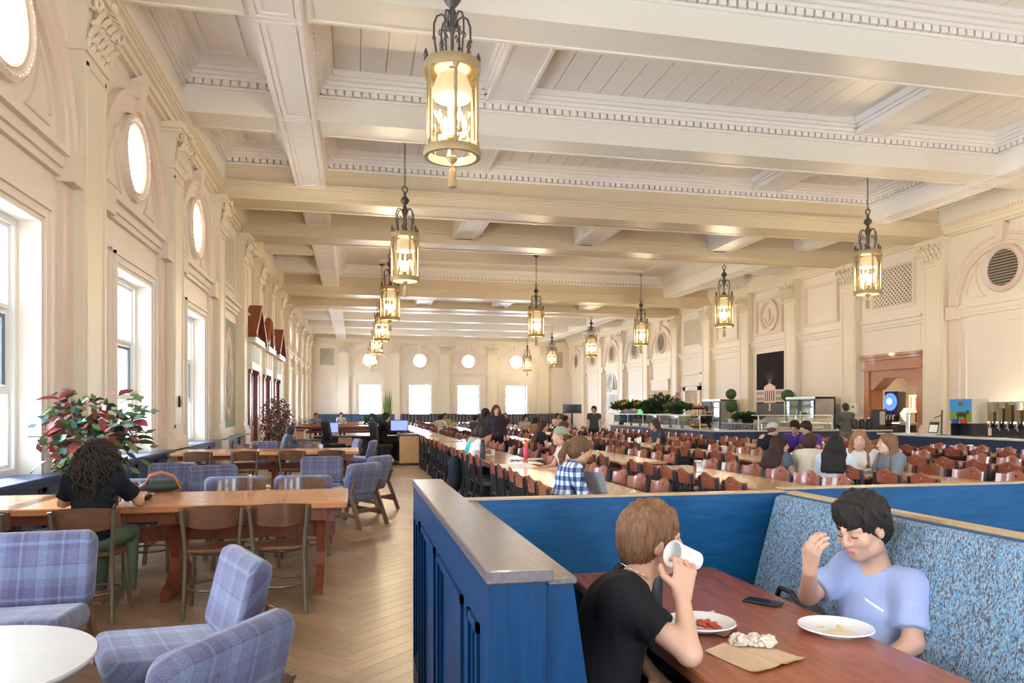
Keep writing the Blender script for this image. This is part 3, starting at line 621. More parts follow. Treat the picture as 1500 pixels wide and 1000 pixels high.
t = picture('carved_panel', 'tall dark red carved wood panel high above the middle mahogany door', 'left', 28.95, .35, 4.95, 7.0, 'carving', .08, DOORW)
m = MB(LT); [m.ell((0, 5.3 + .3*k, .09), (.16, .13, .05), 10, 6) for k in range(6)]; m.build('carving', DOORW, t)
t = picture('banner_photograph', 'tall grey and white banner hung just beyond the mahogany doors', 'left', 37.9, 1.0, 1.1, 4.2, 'banner', .03, GRY2)
# black switch plate and small sensor
m = MB(LT); m.bbox(-.06, .06, 1.60, 1.82, .2, .24, .005); t = on_wall('switch_box', m.mesh('switch_box', BLACKP), 'left', 15.45, None); tag(t, 'small black switch box on pilaster between the window bays', 'switch')
m = MB(LT); m.bbox(-.05, .05, 1.66, 1.76, .238, .25, .004); m.build('button_plate', VENTG, t)
# niches on the right-hand wall
t = struct('door_5', None, (XR, 37.8, 0)); t.rotation_euler = (0, 0, R(-90)); m = MB(LT)
for sx in (-1, 1): a, b = sorted((sx*.75, sx*1.05)); m.box(a, b, 0, 2.85, 0, .12)
m.box(-1.05, 1.05, 2.62, 2.9, 0, .12); m.box(-1.15, 1.15, 2.9, 3.05, 0, .2); m.box(-1.05, 1.05, 3.5, 3.62, 0, .1); m.build('casing', WALL, t); m = MB(LT); m.box(-.74, .74, .02, 2.6, .005, .03); m.build('opening_panel', solid('niche_tan', (.50, .39, .26), .6), t)
m = MB(LT); m.box(-.7, -.62, .02, 2.5, .03, .06); m.box(.1, .16, .02, 2.4, .03, .06); m.build('mullion', WALL, t)
t = struct('door_6', None, (XR, 42.1, 0)); t.rotation_euler = (0, 0, R(-90)); m = MB(LT); m.box(-1.3, 1.3, 2.75, 3.3, 0, .14); m.box(-1.36, 1.36, 3.3, 3.4, 0, .2); m.build('lintel', WALL, t); m = MB(LT); m.box(-1.25, 1.25, .9, 2.7, .005, .03); m.build('opening_panel', solid('niche_gold', (.58, .42, .20), .6), t)
# screens
def tv(label, u0, u1, v0, v1, dep, green=False):
    a = gd(u0, v0, dep); b = gd(u1, v1, dep); w = (Vector((b.x - a.x, b.y - a.y)).length) / 2; c = (a + b) / 2
    rz = math.atan2(b.y - a.y, b.x - a.x); h = a.z - b.z
    t = thing('display_screen', label, 'screen', (c.x, c.y, 0), rz); m = MB(); m.bbox(-w, w, -.04, .04, b.z, a.z, .01); m.build('bezel', BLACKP, t); m = MB(); m.box(-w + .04, w - .04, -.046, -.04, b.z + .04, a.z - .04); sc = m.build('panel', SCREENK, t)
    m = MB(); m.box(-.06, .06, -.03, .03, .04, b.z); m.build('post', BLACKP, t); m = MB(); m.bbox(-.4, .4, -.3, .3, 0, .05, .01); m.build('foot', BLACKP, t)
    if green: m = MB(); m.box(w*.25, w*.72, -.05, -.046, b.z + h*.68, b.z + h*.86); m.build('green_banner', glow('green_sign', (.12, .6, .12), 1.0), sc)
tv('plain black display screen on stand before the far arches', 824, 852, 592, 605, 47.0)
tv('black menu screen with a green heading near the serving line', 910, 946, 591, 640, 33.0, True)
# ================================================================== LANTERNS
LS = 1.56
def LM(): return MB(lambda p: (p[0]*LS, p[1]*LS, 1.55 + (p[2] - 1.55)*LS))
def make_lantern():
    t = link('lantern', None); g = []
    def chain(m, z0, z1):
        z = z0; k = 0
        while z < z1:
            c, s = (1, 0) if k % 2 else (0, 1); m.tube([(c*.013*math.sin(q), s*.013*math.sin(q), z + .03 + .032*math.cos(q)) for q in arc(0, 2*math.pi, 9)], .005, 4, False); z += .05; k += 1
    m = LM(); chain(m, 5.12, 5.84); m.build('chain', IRON, t); m = MB(); m.lathe([(.02, 8.36), (.13, 8.335), (.14, 8.30), (.04, 8.25), (.02, 8.20)], n=14); m.build('ceiling_rose', IRON, t)
    m = LM(); m.tube([(.045*math.sin(q), 0, 5.07 + .045*math.cos(q)) for q in arc(0, 2*math.pi, 17)], .012, 6, False); m.build('top_ring', IRON, t)
    m = LM(); m.lathe([(.012, 5.02), (.03, 5.0), (.015, 4.97), (.06, 4.92), (.075, 4.89), (.05, 4.85), (.02, 4.82), (.035, 4.78), (.045, 4.75), (.02, 4.70), (.03, 4.64), (.015, 4.6), (.012, 4.46), (.05, 4.43), (.055, 4.40), (.02, 4.36)], n=12); m.build('finial_stem', IRON, t, True, 50)
    for k in range(6):
        q = math.pi*k/3; c, s = math.cos(q), math.sin(q); m = LM(); pr = [(.03, 4.66), (.05, 4.73), (.085, 4.76), (.125, 4.74), (.148, 4.68), (.15, 4.58), (.135, 4.48), (.125, 4.40), (.13, 4.33)]
        m.tube([(r*c, r*s, z) for r, z in pr], .009, 6); m.tube([(r*c, r*s, z) for r, z in [(.06, 4.60), (.08, 4.64), (.105, 4.63), (.11, 4.60), (.09, 4.585)]], .006, 5); m.ell((.148*c, .148*s, 4.56), (.018, .018, .014), 6, 4); m.build('scroll_arm', IRON, t, True)
        m = LM(); m.lathe([(.012, 0), (.02, .02), (.009, .035), (.022, .055), (.016, .075), (.003, .11)], (.215*c, .215*s, 4.365), 8); m.build('spike_finial', IRON, t)
    def band(z0, z1, r0, r1): m = LM(); m.lathe([(r0, z0), (r1, z0), (r1 + .008, (z0 + z1)/2), (r1, z1), (r0, z1), (r0, z0)], n=36, cap=False); return m
    band(4.29, 4.365, .195, .226).build('upper_band', LANTB, t, True, 40); band(3.60, 3.665, .195, .23).build('lower_band', LANTB, t, True, 40)
    for k in range(6):
        q = math.pi*k/3 + math.pi/6; c, s = math.cos(q)*.216, math.sin(q)*.216; m = LM(); m.tube([(c, s, 3.66), (c, s, 4.29)], .013, 8); m.lathe([(.022, 0), (.024, .03), (.014, .05)], (c, s, 3.665), 8); m.lathe([(.014, -.05), (.026, -.02), (.028, 0)], (c, s, 4.29), 8); m.build('column_rod', LANTB, t, True, 40)
    m = LM(); m.lathe([(.207, 3.66), (.207, 4.30)], n=36, cap=False); m.build('glass_cylinder', LGLASS, t, True)
    m = LM(); m.lathe([(.205, 4.31), (.03, 4.34)], n=30, cap=False); m.build('cover', LANTB, t)
    m = LM(); m.lathe([(.15, 4.08), (.165, 4.1), (.16, 4.16), (.12, 4.26)], n=24, cap=False); m.build('inner_shade', solid('shade_cream', (.85, .75, .55), .5, emit=(1, .75, .42), es=.25), t, True)
    m = LM(); m.tube([(0, 0, 4.3), (0, 0, 3.74)], .010, 6); m.lathe([(.012, 3.80), (.045, 3.78), (.05, 3.75), (.02, 3.71), (.012, 3.66)], n=10); m.lathe([(.02, 3.62), (.045, 3.60), (.04, 3.575), (.012, 3.55)], n=10); st = m.build('center_stem', LANTB, t, True, 40)
    for k in range(4):
        q = math.pi*k/2 + .4; c, s = math.cos(q), math.sin(q); m = LM(); m.tube([(.02*c, .02*s, 3.76), (.06*c, .06*s, 3.72), (.10*c, .10*s, 3.73), (.115*c, .115*s, 3.78)], .007, 6); m.lathe([(.022, 3.78), (.026, 3.80), (.012, 3.805), (.012, 3.86)], (.115*c, .115*s, 0), 8); a = m.build('candle_arm', LANTB, t, True, 40)
        m = LM(); m.lathe([(.008, 0), (.019, .025), (.020, .05), (.010, .085), (.003, .11)], (.115*c, .115*s, 3.86), 8); m.build('bulb', BULB, a, True)
    m = LM(); m.lathe([(.006, 3.55), (.008, 3.52), (.02, 3.515), (.03, 3.49), (.038, 3.36), (.03, 3.355)], n=12); m.build('tassel', LANTB, t, True, 40)
    return t
lan = make_lantern()
LPOS = [(1.2, 9.25), (1.2, 18.4), (1.2, 26.5), (1.2, 34.6), (1.2, 42.6), (1.2, 55.0)] + [(13.9, 17.8), (13.9, 25.9), (13.9, 34.3), (13.9, 42.2), (13.9, 51.2), (13.9, 59.0)] + [(7.75, 31.2), (13.9, 9.6), (13.9, 1.4), (1.2, 1.0)]  # last three hang out of view, added to brighten the near ceiling
LLAB = ['large nearest bronze and glass lantern hanging top centre'] + ['glass lantern hanging over the window side aisle, %s back from the nearest' % ORD[k] for k in range(1, 6)]
LLAB += ['glass lantern hanging over the serving side, %s from the cherry doorway' % ORD[k] for k in range(6)] + ['lone glass lantern hanging mid hall between the two lantern rows', 'unseen serving side lantern nearest the drinks counter, added to light the ceiling', 'unseen serving side lantern behind the booths, added to light the ceiling', 'unseen window side lantern above the booth, added to light the ceiling']
for k, ((x, y), lb) in enumerate(zip(LPOS, LLAB)):
    if k == 0: o = lan; o.location = (x, y, 0); o['label'] = lb
    else: o = copy_tree(lan, (x, y, 0), .3*k, lb)
    tag(o, cat='lantern', group='hanging hall lanterns')
    pd = bpy.data.lights.new('lantern_light', 'POINT'); pd.energy = 105; pd.color = (1.0, .83, .62); pd.shadow_soft_size = .14; link('lamp_light', pd, o, (0, 0, 5.27))
# ================================================================== THE BLUE BOOTH
X0, X1, YB0, YB1 = .335, .475, 1.80, 4.22
bw = thing('booth_partition', 'blue stained oak partition with wide worn cap and recessed panels beside the aisle', 'partition', (.4, 3.0, 0))
def rel(m, ox, oy, oz=0): m.T = lambda p: (p[0] - ox, p[1] - oy, p[2] - oz); return m
m = rel(MB(), .4, 3.0); m.box(X0, X1, YB0, YB1, 0, 1.115); m.build('core', OAKBLUEV, bw)
m = rel(MB(), .4, 3.0); m.bbox(.318, .488, 1.785, 4.235, 1.115, 1.15, .004); m.build('cap', OAKTOP, bw)
m = rel(MB(), .4, 3.0); m.box(X0 - .012, X0, YB0, YB1, .98, 1.112); m.box(X0 - .012, X0, YB0, YB1, 0, .16)
for y in (1.80, 2.10, 2.90, 3.62, 4.10): m.box(X0 - .012, X0, y, y + .12, .16, .98)
m.build('rails', OAKBLUEV, bw)
for y0, y1 in ((1.92, 2.10), (2.22, 2.90), (3.02, 3.62), (3.74, 4.10)):
    m = rel(MB(), .4, 3.0)
    for o, n in ((0, .022), (.025, .012)):
        a, b, c, e = y0 + o, y1 - o, .16 + o, .98 - o; w = .025
        m.box(X0 - n, X0, a, a + w, c, e); m.box(X0 - n, X0, b - w, b, c, e); m.box(X0 - n, X0, a, b, c, c + w); m.box(X0 - n, X0, a, b, e - w, e)
    m.build('panel_bead', OAKBLUEV, bw)
bl = thing('booth_bench', 'blue booth bench with sloped back along the aisle partition, boy in black on it', 'bench', (.7, 2.6, 0))
m = rel(MB(), .7, 2.6)
def sl(m, y0, y1, xb, xt, sgn, zt, mat): m.prism([(xb, .44), (xb + sgn*.14, .44), (xt + sgn*.02, zt), (xt - sgn*.045, zt), (xb - sgn*.05, .44)], lambda a, b: (a, y0, b), lambda a, b: (a, y1, b))
m.prism([(.48, 0), (.66, 0), (.645, .44), (.55, 1.10), (.48, 1.10)], lambda a, b: (a, 1.815, b), lambda a, b: (a, 3.42, b)); m.build('back', OAKBLUEV, bl)
m = rel(MB(), .7, 2.6); m.bbox(.482, .56, 1.815, 3.42, 1.10, 1.118, .003); m.build('top_edge', OAKTOP, bl)
m = rel(MB(), .7, 2.6); m.bbox(.62, 1.06, 1.85, 3.40, .36, .46, .025); m.build('seat_cushion', UPHOL, bl, True, 40); m = rel(MB(), .7, 2.6); m.box(.64, 1.0, 1.85, 3.40, 0, .36); m.build('seat_base', OAKBLUEV, bl)
dv = thing('booth_divider', 'smooth blue stained oak divider behind the two boys at the cherry table', 'partition', (1.4, 3.46, 0))
m = rel(MB(), 1.4, 3.46); m.box(.49, 2.19, 3.425, 3.49, 0, 1.12); m.build('board', OAKBLUE, dv); m = rel(MB(), 1.4, 3.46); m.box(.49, 2.19, 3.424, 3.49, 1.12, 1.128); m.build('edging', OAKEDGE, dv)
br = thing('upholstered_bench', 'booth bench with tall speckled light blue fabric back behind boy in blue', 'bench', (2.1, 2.6, 0))
m = rel(MB(), 2.1, 2.6); P = [(1.93, .42), (2.02, .42), (2.165, 1.10), (2.15, 1.112), (2.12, 1.10)]
m.loft([[(a, y, b) for a, b in P] for y in arc(1.55, 3.41, 8)]); m.build('fabric_back', UPHOL, br)
m = rel(MB(), 2.1, 2.6); m.prism([(2.02, 0), (2.24, 0), (2.24, 1.115), (2.155, 1.115)], lambda a, b: (a, 1.5, b), lambda a, b: (a, 3.42, b)); m.build('back_board', OAKBLUE, br); m = rel(MB(), 2.1, 2.6); m.box(2.19, 2.245, 1.5, 3.425, 1.115, 1.128); m.build('top_edging', OAKEDGE, br)
m = rel(MB(), 2.1, 2.6); m.bbox(1.62, 2.02, 1.55, 3.40, .36, .46, .025); m.build('seat_cushion', UPHOL, br, True, 40); m = rel(MB(), 2.1, 2.6); m.box(1.68, 2.0, 1.55, 3.40, 0, .36); m.build('seat_base', OAKBLUE, br)
dv2 = thing('booth_divider', 'blue stained oak divider of the empty neighbouring booth at right edge', 'partition', (4.2, 3.58, 0))
m = rel(MB(), 4.2, 3.58); m.box(2.25, 6.2, 3.55, 3.62, 0, 1.12); m.build('board', OAKBLUE, dv2); m = rel(MB(), 4.2, 3.58); m.box(2.25, 6.2, 3.55, 3.62, 1.12, 1.128); m.build('edging', OAKEDGE, dv2)
bt = thing('booth_table', 'dark cherry wood booth table holding plates, phone and napkin', 'table', (1.38, 2.6, 0))
m = rel(MB(), 1.38, 2.6); m.bbox(1.0, 1.755, 1.45, 3.40, .715, .76, .006); m.build('tabletop', REDWOOD, bt); m = rel(MB(), 1.38, 2.6); m.bbox(1.28, 1.48, 2.9, 3.1, 0, .715, .01); m.build('pedestal', BLACKM, bt); m = rel(MB(), 1.38, 2.6); m.bbox(1.28, 1.48, 1.75, 1.95, 0, .715, .01); m.build('pedestal', BLACKM, bt)
ZT = .7605
def plate(label, x, y, r, z, squash=1.0, rz=0):
    t = thing('plate', label, 'plate', (x, y, z), rz); m = MB(lambda p: (p[0]*squash, p[1], p[2])); m.lathe([(.01, .004), (r*.55, .004), (r*.6, 0), (r*.64, .004), (r*.97, .019), (r, .022), (r*.98, .026), (r*.66, .011), (.01, .009)], n=40); m.build('dish', CERAM, t, True, 50); return t
pt = plate('white dinner plate with yellow sauce smears before boy in blue', *gz(1224, 926, ZT).xy, .128, ZT)
m = MB()
for x, y, a, l in ((-.03, -.02, .3, .05), (.03, .02, 1.1, .04), (.01, -.03, 2.2, .045), (-.04, .03, .2, .03)): m.ell((x, y, .012), (l*.7, .009, .003), 10, 4, Matrix.Rotation(a, 3, 'Z'))
m.build('sauce', solid('yellow_sauce', (.75, .55, .18), .4), pt, True)
c1 = gz(1026, 921, ZT); pt = plate('white plate with red sauce and crust pieces before boy in black', c1.x, c1.y, .125, ZT + .006)
m = MB()
for k in range(7): a = .5*k; m.ell((.02 + .022*math.cos(a*2), -.01 + .03*math.sin(a*1.7), .013 + .003*(k % 2)), (.034, .011, .007), 8, 4, Matrix.Rotation(.6 + a*.4, 3, 'Z'))
m.build('red_sauce', solid('tomato_sauce', (.55, .05, .015), .3), pt, True); m = MB(); m.ell((-.06, .03, .016), (.035, .02, .012), 10, 5, Matrix.Rotation(1, 3, 'Z')); m.ell((-.045, .05, .018), (.03, .018, .012), 10, 5); m.build('crust', solid('bread_crust', (.62, .42, .18), .8), pt, True)
def sheet(label, name, corners, mat, z, lift=.004, cat='napkin'):
    c = sum((Vector(q) for q in corners), Vector((0, 0))) / 4; t = thing(name, label, cat, (c.x, c.y, z)); m = MB(); n = 10; V = []; rnd = random.Random(3)
    for i in range(n + 1):
        for j in range(n + 1):
            a, b = i/n, j/n; p = (Vector(corners[0])*(1 - a) + Vector(corners[1])*a)*(1 - b) + (Vector(corners[3])*(1 - a) + Vector(corners[2])*a)*b
            edge = abs(a - .5)*2; V.append((p.x - c.x, p.y - c.y, .0015 + lift*(edge**6)*(1 + rnd.random()) + (.004 if abs(b - .5) < .06 else 0)))
    nv = len(V); V += [(x, y, z_ - .001) for x, y, z_ in V]; Fq = []
    for i in range(n):
        for j in range(n): q = i*(n + 1) + j; Fq += [(q, q + 1, q + n + 2, q + n + 1), (nv + q, nv + q + n + 1, nv + q + n + 2, nv + q + 1)]
    m.add(V, Fq); m.build('paper', mat, t); return t
sheet('flat brown paper napkin under the crumpled one on cherry table', 'paper_napkin', [gz(1033, 955, ZT).xy, gz(1108, 988, ZT).xy, gz(1180, 966, ZT).xy, gz(1088, 934, ZT).xy], KRAFT, ZT)
sheet('brown napkin tucked beneath the sauce plate', 'paper_napkin', [gz(1000, 905, ZT).xy, gz(1062, 935, ZT).xy, gz(1082, 918, ZT).xy, gz(1045, 896, ZT).xy], KRAFT, ZT, .003)
c = gz(1098, 947, ZT); t = thing('crumpled_napkin', 'crumpled beige paper napkin lying on the flat napkin', 'napkin', (c.x, c.y, ZT + .004)); m = MB(); rnd = random.Random(5)
for dx, dy, s in ((-.03, .012, 1.0), (.02, 0, .9), (.05, -.02, .55)):
    bm = bmesh.new(); bmesh.ops.create_icosphere(bm, subdivisions=3, radius=1)
    for v in bm.verts: k = .72 + .5*rnd.random(); v.co = Vector((v.co.x*.034*k + dx, v.co.y*.026*k + dy, max(0, v.co.z*.022*k + .017)))*1.0
    off = [tuple(v.co) for v in bm.verts]; m.add(off, [tuple(v.index for v in f.verts) for f in bm.faces]); bm.free()
m.build('paper', mottled('napkin_beige', (.62, .52, .43), .8, .1, 40), t)
c = gz(1117, 883, ZT); t = thing('mobile_phone', 'black mobile phone lying face up on the cherry table', 'phone', (c.x, c.y, ZT), R(38)); m = MB(); m.bbox(-.037, .037, -.074, .074, .001, .010, .003); m.build('body', BLACKP, t); m = MB(); m.box(-.033, .033, -.068, .068, .010, .0105); m.build('glass_screen', SCREENK, t)
c = gz(957, 893, ZT); t = thing('water_bottle', 'tall black water bottle standing behind the boy in black', 'bottle', (c.x, c.y, ZT)); m = MB(); m.lathe([(.034, 0), (.037, .005), (.037, .20), (.033, .212)], n=24); m.build('body', BLACKM, t, True, 40); m = MB(); m.lathe([(.033, .212), (.034, .215), (.034, .25), (.03, .254)], n=24); m.build('lid', BLACKP, t, True, 40)
# ================================================================== WINDOW SIDE: trestle tables, bentwood chairs, lounge chairs
def trestle(label, x0, x1, y0, y1, legs, z=.78):
    cx, cy = (x0 + x1)/2, (y0 + y1)/2; t = thing('trestle_table', label, 'table', (cx, cy, 0)); m = rel(MB(), cx, cy); m.bbox(x0, x1, y0, y1, z - .055, z, .008); m.build('tabletop', ORANGEWOOD, t)
    for x in legs:
        m = rel(MB(), cx, cy); ym = (y0 + y1)/2; hw = (y1 - y0)/2
        prof = [(.46, .0), (.46, .05), (.40, .09), (.30, .12), (.20, .20), (.15, .30), (.19, .40), (.23, .48), (.17, .56), (.15, .62)]
        for (a, za), (b, zb) in zip(prof[:-1], prof[1:]):
            if zb > za: m.add([(x - .035, ym - a*hw*2.1, za), (x + .035, ym - a*hw*2.1, za), (x + .035, ym + a*hw*2.1, za), (x - .035, ym + a*hw*2.1, za), (x - .035, ym - b*hw*2.1, zb), (x + .035, ym - b*hw*2.1, zb), (x + .035, ym + b*hw*2.1, zb), (x - .035, ym + b*hw*2.1, zb)], [(0, 3, 2, 1), (4, 5, 6, 7), (0, 1, 5, 4), (1, 2, 6, 5), (2, 3, 7, 6), (3, 0, 4, 7)])
        m.build('trestle_leg', TRESTLE, t); m = rel(MB(), cx, cy); m.bbox(x - .07, x + .07, y0 + .10, y1 - .10, .61, z - .055, .008); m.build('cross_block', TRESTLE, t)
    m = rel(MB(), cx, cy); m.box(min(legs) - .12, max(legs) + .12, cy - .03, cy + .03, .42, .54); m.build('stretcher', TRESTLE, t); m = rel(MB(), cx, cy); m.box(x0 + .1, x1 - .1, y0 + .12, y0 + .15, .64, z - .056); m.box(x0 + .1, x1 - .1, y1 - .15, y1 - .12, .64, z - .056); m.build('apron', TRESTLE, t); return t
trestle('long orange oak trestle table where curly haired woman sits', -3.22, -.07, 6.30, 7.38, (-.30, -1.50, -2.85))
trestle('second orange oak trestle table from the front, by the windows', -3.2, .06, 13.85, 15.25, (-.2, -1.5, -2.9))
for k, (y, lb) in enumerate(((36.0, 'narrow trestle table beyond the reception desk, first of three'), (41.0, 'narrow trestle table beyond the reception desk, second of three'), (46.5, 'narrow trestle table beyond the reception desk, furthest of three'))): trestle(lb, -2.9, 1.6, y, y + 1.0, (-2.4, 1.1))
def make_bent():
    t = link('bentwood_chair', None); m = MB()
    V = []; n = 20                                        # rounded seat
    ring = [(.215*math.copysign(abs(math.cos(q))**.6, math.cos(q)), .205*math.copysign(abs(math.sin(q))**.6, math.sin(q))) for q in (2*math.pi*k/n for k in range(n))]
    m.loft([[(x*.95, y*.95, .475) for x, y in ring], [(x, y, .485) for x, y in ring], [(x, y, .497) for x, y in ring], [(x*.93, y*.93, .503) for x, y in ring], [(x*.5, y*.5, .496) for x, y in ring]]); m.build('seat', BROWNCHAIR, t, True, 40)
    m = MB(); rows = []                                   # curved plywood back; chair faces +y
    for q in arc(-1, 1, 13):
        x = .235*q; y = -.235 + .07*(q*q); zt = .845 - .02*q*q; zb = .665 + .035*q*q
        rows.append([(x, y - .007, zb), (x, y + .007, zb), (x, y + .007 - .02, zt), (x, y - .007 - .02, zt)])
    m.loft(rows); m.build('backrest', BROWNCHAIR, t, True, 50)
    for sx in (-1, 1):
        m = MB(); m.tube([(sx*.20, -.25, 0), (sx*.19, -.215, .25), (sx*.185, -.20, .47), (sx*.195, -.215, .62), (sx*.21, -.245, .82)], .0155, 8); m.build('rear_leg', BRONZE, t, True, 60)
        m = MB(); m.tube([(sx*.195, .20, 0), (sx*.18, .18, .25), (sx*.165, .165, .475)], .0155, 8); m.build('front_leg', BRONZE, t, True, 60)
    m = MB(); m.tube([(.185*math.cos(q)*1.02, .195*math.sin(q)*1.0 - .01, .20) for q in arc(0, 2*math.pi, 25)], .011, 6, False); m.build('foot_ring', BRONZE, t, True)
    m = MB(); m.tube([(.155*math.cos(q), .15*math.sin(q), .463) for q in arc(0, 2*math.pi, 21)], .011, 6, False); m.build('seat_ring', BRONZE, t, True); return t
bent = make_bent(); used = [0]
def put(proto, flag, loc, rz, label, cat, group):
    if not flag[0]: flag[0] = 1; o = proto; o.location = loc; o.rotation_euler = (0, 0, rz); o['label'] = label
    else: o = copy_tree(proto, loc, rz, label)
    return tag(o, cat=cat, group=group)
G1 = 'brown bentwood chairs at the trestle tables'
for x, y, rz, lb in ((-.57, 6.02, 0, 'brown bentwood chair at right end of nearest trestle table, back to us'), (-1.06, 6.0, .08, 'brown bentwood chair beside the right end one, back to us at nearest trestle table'),
        (-1.92, 6.02, .0, 'brown bentwood chair that the curly haired woman sits on'), (-2.62, 6.0, -.05, 'brown bentwood chair cut by left picture edge at nearest trestle table'),
        (-.55, 7.72, 180, 'bentwood chair across nearest trestle table, facing us at right end'), (-1.15, 7.72, 178, 'bentwood chair across nearest trestle table, facing us second from right'), (-1.95, 7.7, 182, 'bentwood chair across nearest trestle table facing the curly haired woman'), (-2.55, 7.7, 182, 'bentwood chair across nearest trestle table, closest to the windows'),
        (-2.63, 13.5, 0, 'bentwood chair, first from windows at second trestle table'), (-1.88, 13.5, .05, 'bentwood chair, second from windows at second trestle table'), (-1.08, 13.5, -.05, 'bentwood chair, third from windows at second trestle table'), (-.42, 13.5, 0, 'bentwood chair, fourth from windows at second trestle table'),
        (-2.2, 15.6, 180, 'bentwood chair across second trestle table near the windows'), (-.9, 15.6, 180, 'bentwood chair across second trestle table near its aisle end')):
    put(bent, used, (x, y, 0), R(rz) if abs(rz) > 3 else rz, lb, 'chair', G1)
def cushion(m, w, l, h, M, rx=.04, n=8, m2=6):             # soft rounded slab
    rings = []
    for i in range(m2 + 1):
        a = math.pi*(i/m2) - math.pi/2; zz = h/2*math.sin(a); ins = rx*(1 - math.cos(a)); ring = []
        for cx, cy, q0 in ((1, 1, 0), (-1, 1, 90), (-1, -1, 180), (1, -1, 270)):
            for k in range(n): q = R(q0 + 90*k/(n - 1)); ring.append(M @ Vector((cx*(w/2 - .07) + (.07 - ins)*math.cos(q), cy*(l/2 - .07) + (.07 - ins)*math.sin(q), zz)))
        rings.append(ring)
    m.loft(rings); return m
def make_lounge():
    t = link('lounge_chair', None); m = MB(); cushion(m, .60, .58, .13, Matrix.Translation((0, .05, .40)) @ Matrix.Rotation(R(5), 4, 'X')); m.build('seat_cushion', PLAID, t, True)
    m = MB(); M = Matrix.Translation((0, -.285, .635)) @ Matrix.Rotation(R(90 + 14), 4, 'X'); cushion(m, .62, .43, .11, M)
    m.v = [(x, y - .28*(x*x)*-.9, z) for x, y, z in m.v]; m.build('backrest', PLAID, t, True)
    for sx in (-1, 1):
        m = MB(); m.bar((sx*.26, .32, 0), (sx*.25, .20, .36), .035, .045); m.build('front_leg', WALNUT, t); m = MB(); m.bar((sx*.27, -.46, 0), (sx*.25, -.28, .46), .032, .05); m.bar((sx*.25, -.27, .40), (sx*.25, -.36, .62), .028, .03); m.build('rear_leg', WALNUT, t)
        m = MB(); m.bar((sx*.25, .28, .22), (sx*.26, -.40, .16), .028, .05); m.build('side_rail', WALNUT, t)
    m = MB(); m.bar((-.26, -.36, .22), (.26, -.36, .22), .03, .045); m.bar((-.26, .26, .28), (.26, .26, .28), .03, .045); m.build('cross_rail', WALNUT, t); return t
lounge = make_lounge(); lf = [0]; G2 = 'lavender plaid lounge chairs'
def face(dx, dy): return math.atan2(-dx, dy)
for x, y, f, lb in ((-1.78, 4.42, (.05, -1), 'plaid lounge chair behind the white round table, cut by left picture edge'), (-.82, 3.72, (-1, -.42), 'plaid lounge chair turned sideways between round table and trestle table'), (-.66, 2.66, (-.85, .5), 'nearest plaid lounge chair at bottom edge, its back towards us'),
        (-.10, 10.15, (-.72, .68), 'plaid lounge chair at aisle end behind nearest trestle table, seen side on'), (.12, 11.6, (-.8, .55), 'plaid lounge chair at aisle just behind the side-on one'), (-.50, 11.15, (0, -1), 'plaid lounge chair facing us behind the right end of nearest trestle table'), (-1.65, 9.7, (.45, -.9), 'plaid lounge chair turned at an angle in the window lounge group'),
        (-2.35, 10.2, (.1, -1), 'plaid lounge chair facing us below the second window'), (-1.25, 8.5, (0, 1), 'plaid lounge chair seen only as top edge behind trestle table middle'), (-.55, 8.5, (0, 1), 'plaid lounge chair seen only as top edge behind trestle table right end'), (-2.3, 8.45, (.1, 1), 'sunlit plaid lounge chair behind the green handbag'),
        (.1, 17.3, (-.95, .2), 'plaid lounge chair near reception desk, aisle side, seen side on'), (-.25, 18.2, (-.9, -.2), 'plaid lounge chair near reception desk, behind the side-on one'), (-1.2, 16.9, (.2, -1), 'plaid lounge chair behind the second trestle table, middle'), (-2.0, 17.0, (0, -1), 'plaid lounge chair behind the second trestle table, by the windows')):
    put(lounge, lf, (x, y, 0), face(*f), lb, 'armchair', G2)
t = thing('round_table', 'white stone round lounge table on black leg at left picture edge', 'table', (-1.50, 3.02, 0)); m = MB(); m.lathe([(.01, .595), (.50, .595), (.525, .602), (.53, .612), (.525, .62), (.01, .62)], n=64); m.build('tabletop', STONE, t, True, 30)
m = MB(); m.tube([(0, 0, .03), (0, 0, .595)], .035, 14); m.build('column', BLACKM, t, True, 40); m = MB(); m.lathe([(.01, 0), (.26, 0), (.26, .015), (.03, .04)], n=36); m.build('base', BLACKM, t, True, 40)
for x, y, lb in ((-.85, 9.3, 'low white coffee table amid the plaid lounge chairs'), (-.55, 16.2, 'low white coffee table near the reception desk')):
    t = thing('coffee_table', lb, 'table', (x, y, 0)); m = MB(); m.lathe([(.01, .42), (.34, .42), (.35, .43), (.35, .44), (.01, .445)], n=40); m.build('tabletop', STONE, t, True, 30); m = MB(); m.tube([(0, 0, .02), (0, 0, .42)], .03, 12); m.lathe([(.01, 0), (.2, 0), (.2, .012), (.03, .03)], n=28); m.build('pedestal', BLACKM, t, True, 40)
c = gz(232, 722, .78); t = thing('handbag', 'dark green handbag with curved tan leather handles on trestle table', 'bag', (c.x, c.y + .1, .78), .3); m = MB(); m.ell((0, 0, .06), (.19, .10, .06), 16, 8); m.build('body', solid('green_leather', (.03, .06, .05), .5), t, True)
for sy in (-1, 1): m = MB(); m.tube([(-.12 + .01*sy, .05*sy, .09), (-.10, .06*sy - .05, .16), (0, .07*sy - .08, .19), (.10, .06*sy - .06, .15), (.16, .05*sy - .07, .03)], .012, 8); m.build('handle', solid('tan_leather', (.42, .17, .07), .5), t, True)
c = gz(212, 732, .78); t = thing('bowl', 'small dark bowl before the curly haired woman', 'bowl', (c.x, c.y, .78)); m = MB(); m.lathe([(.03, 0), (.05, .01), (.075, .05), (.07, .05), (.045, .015), (.01, .01)], n=24); m.build('dish', BLACKP, t, True, 50)
m = MB(); m.lathe([(.01, .02), (.05, .022)], n=16, cap=False); m.build('food', solid('salad', (.2, .18, .05), .7), t)
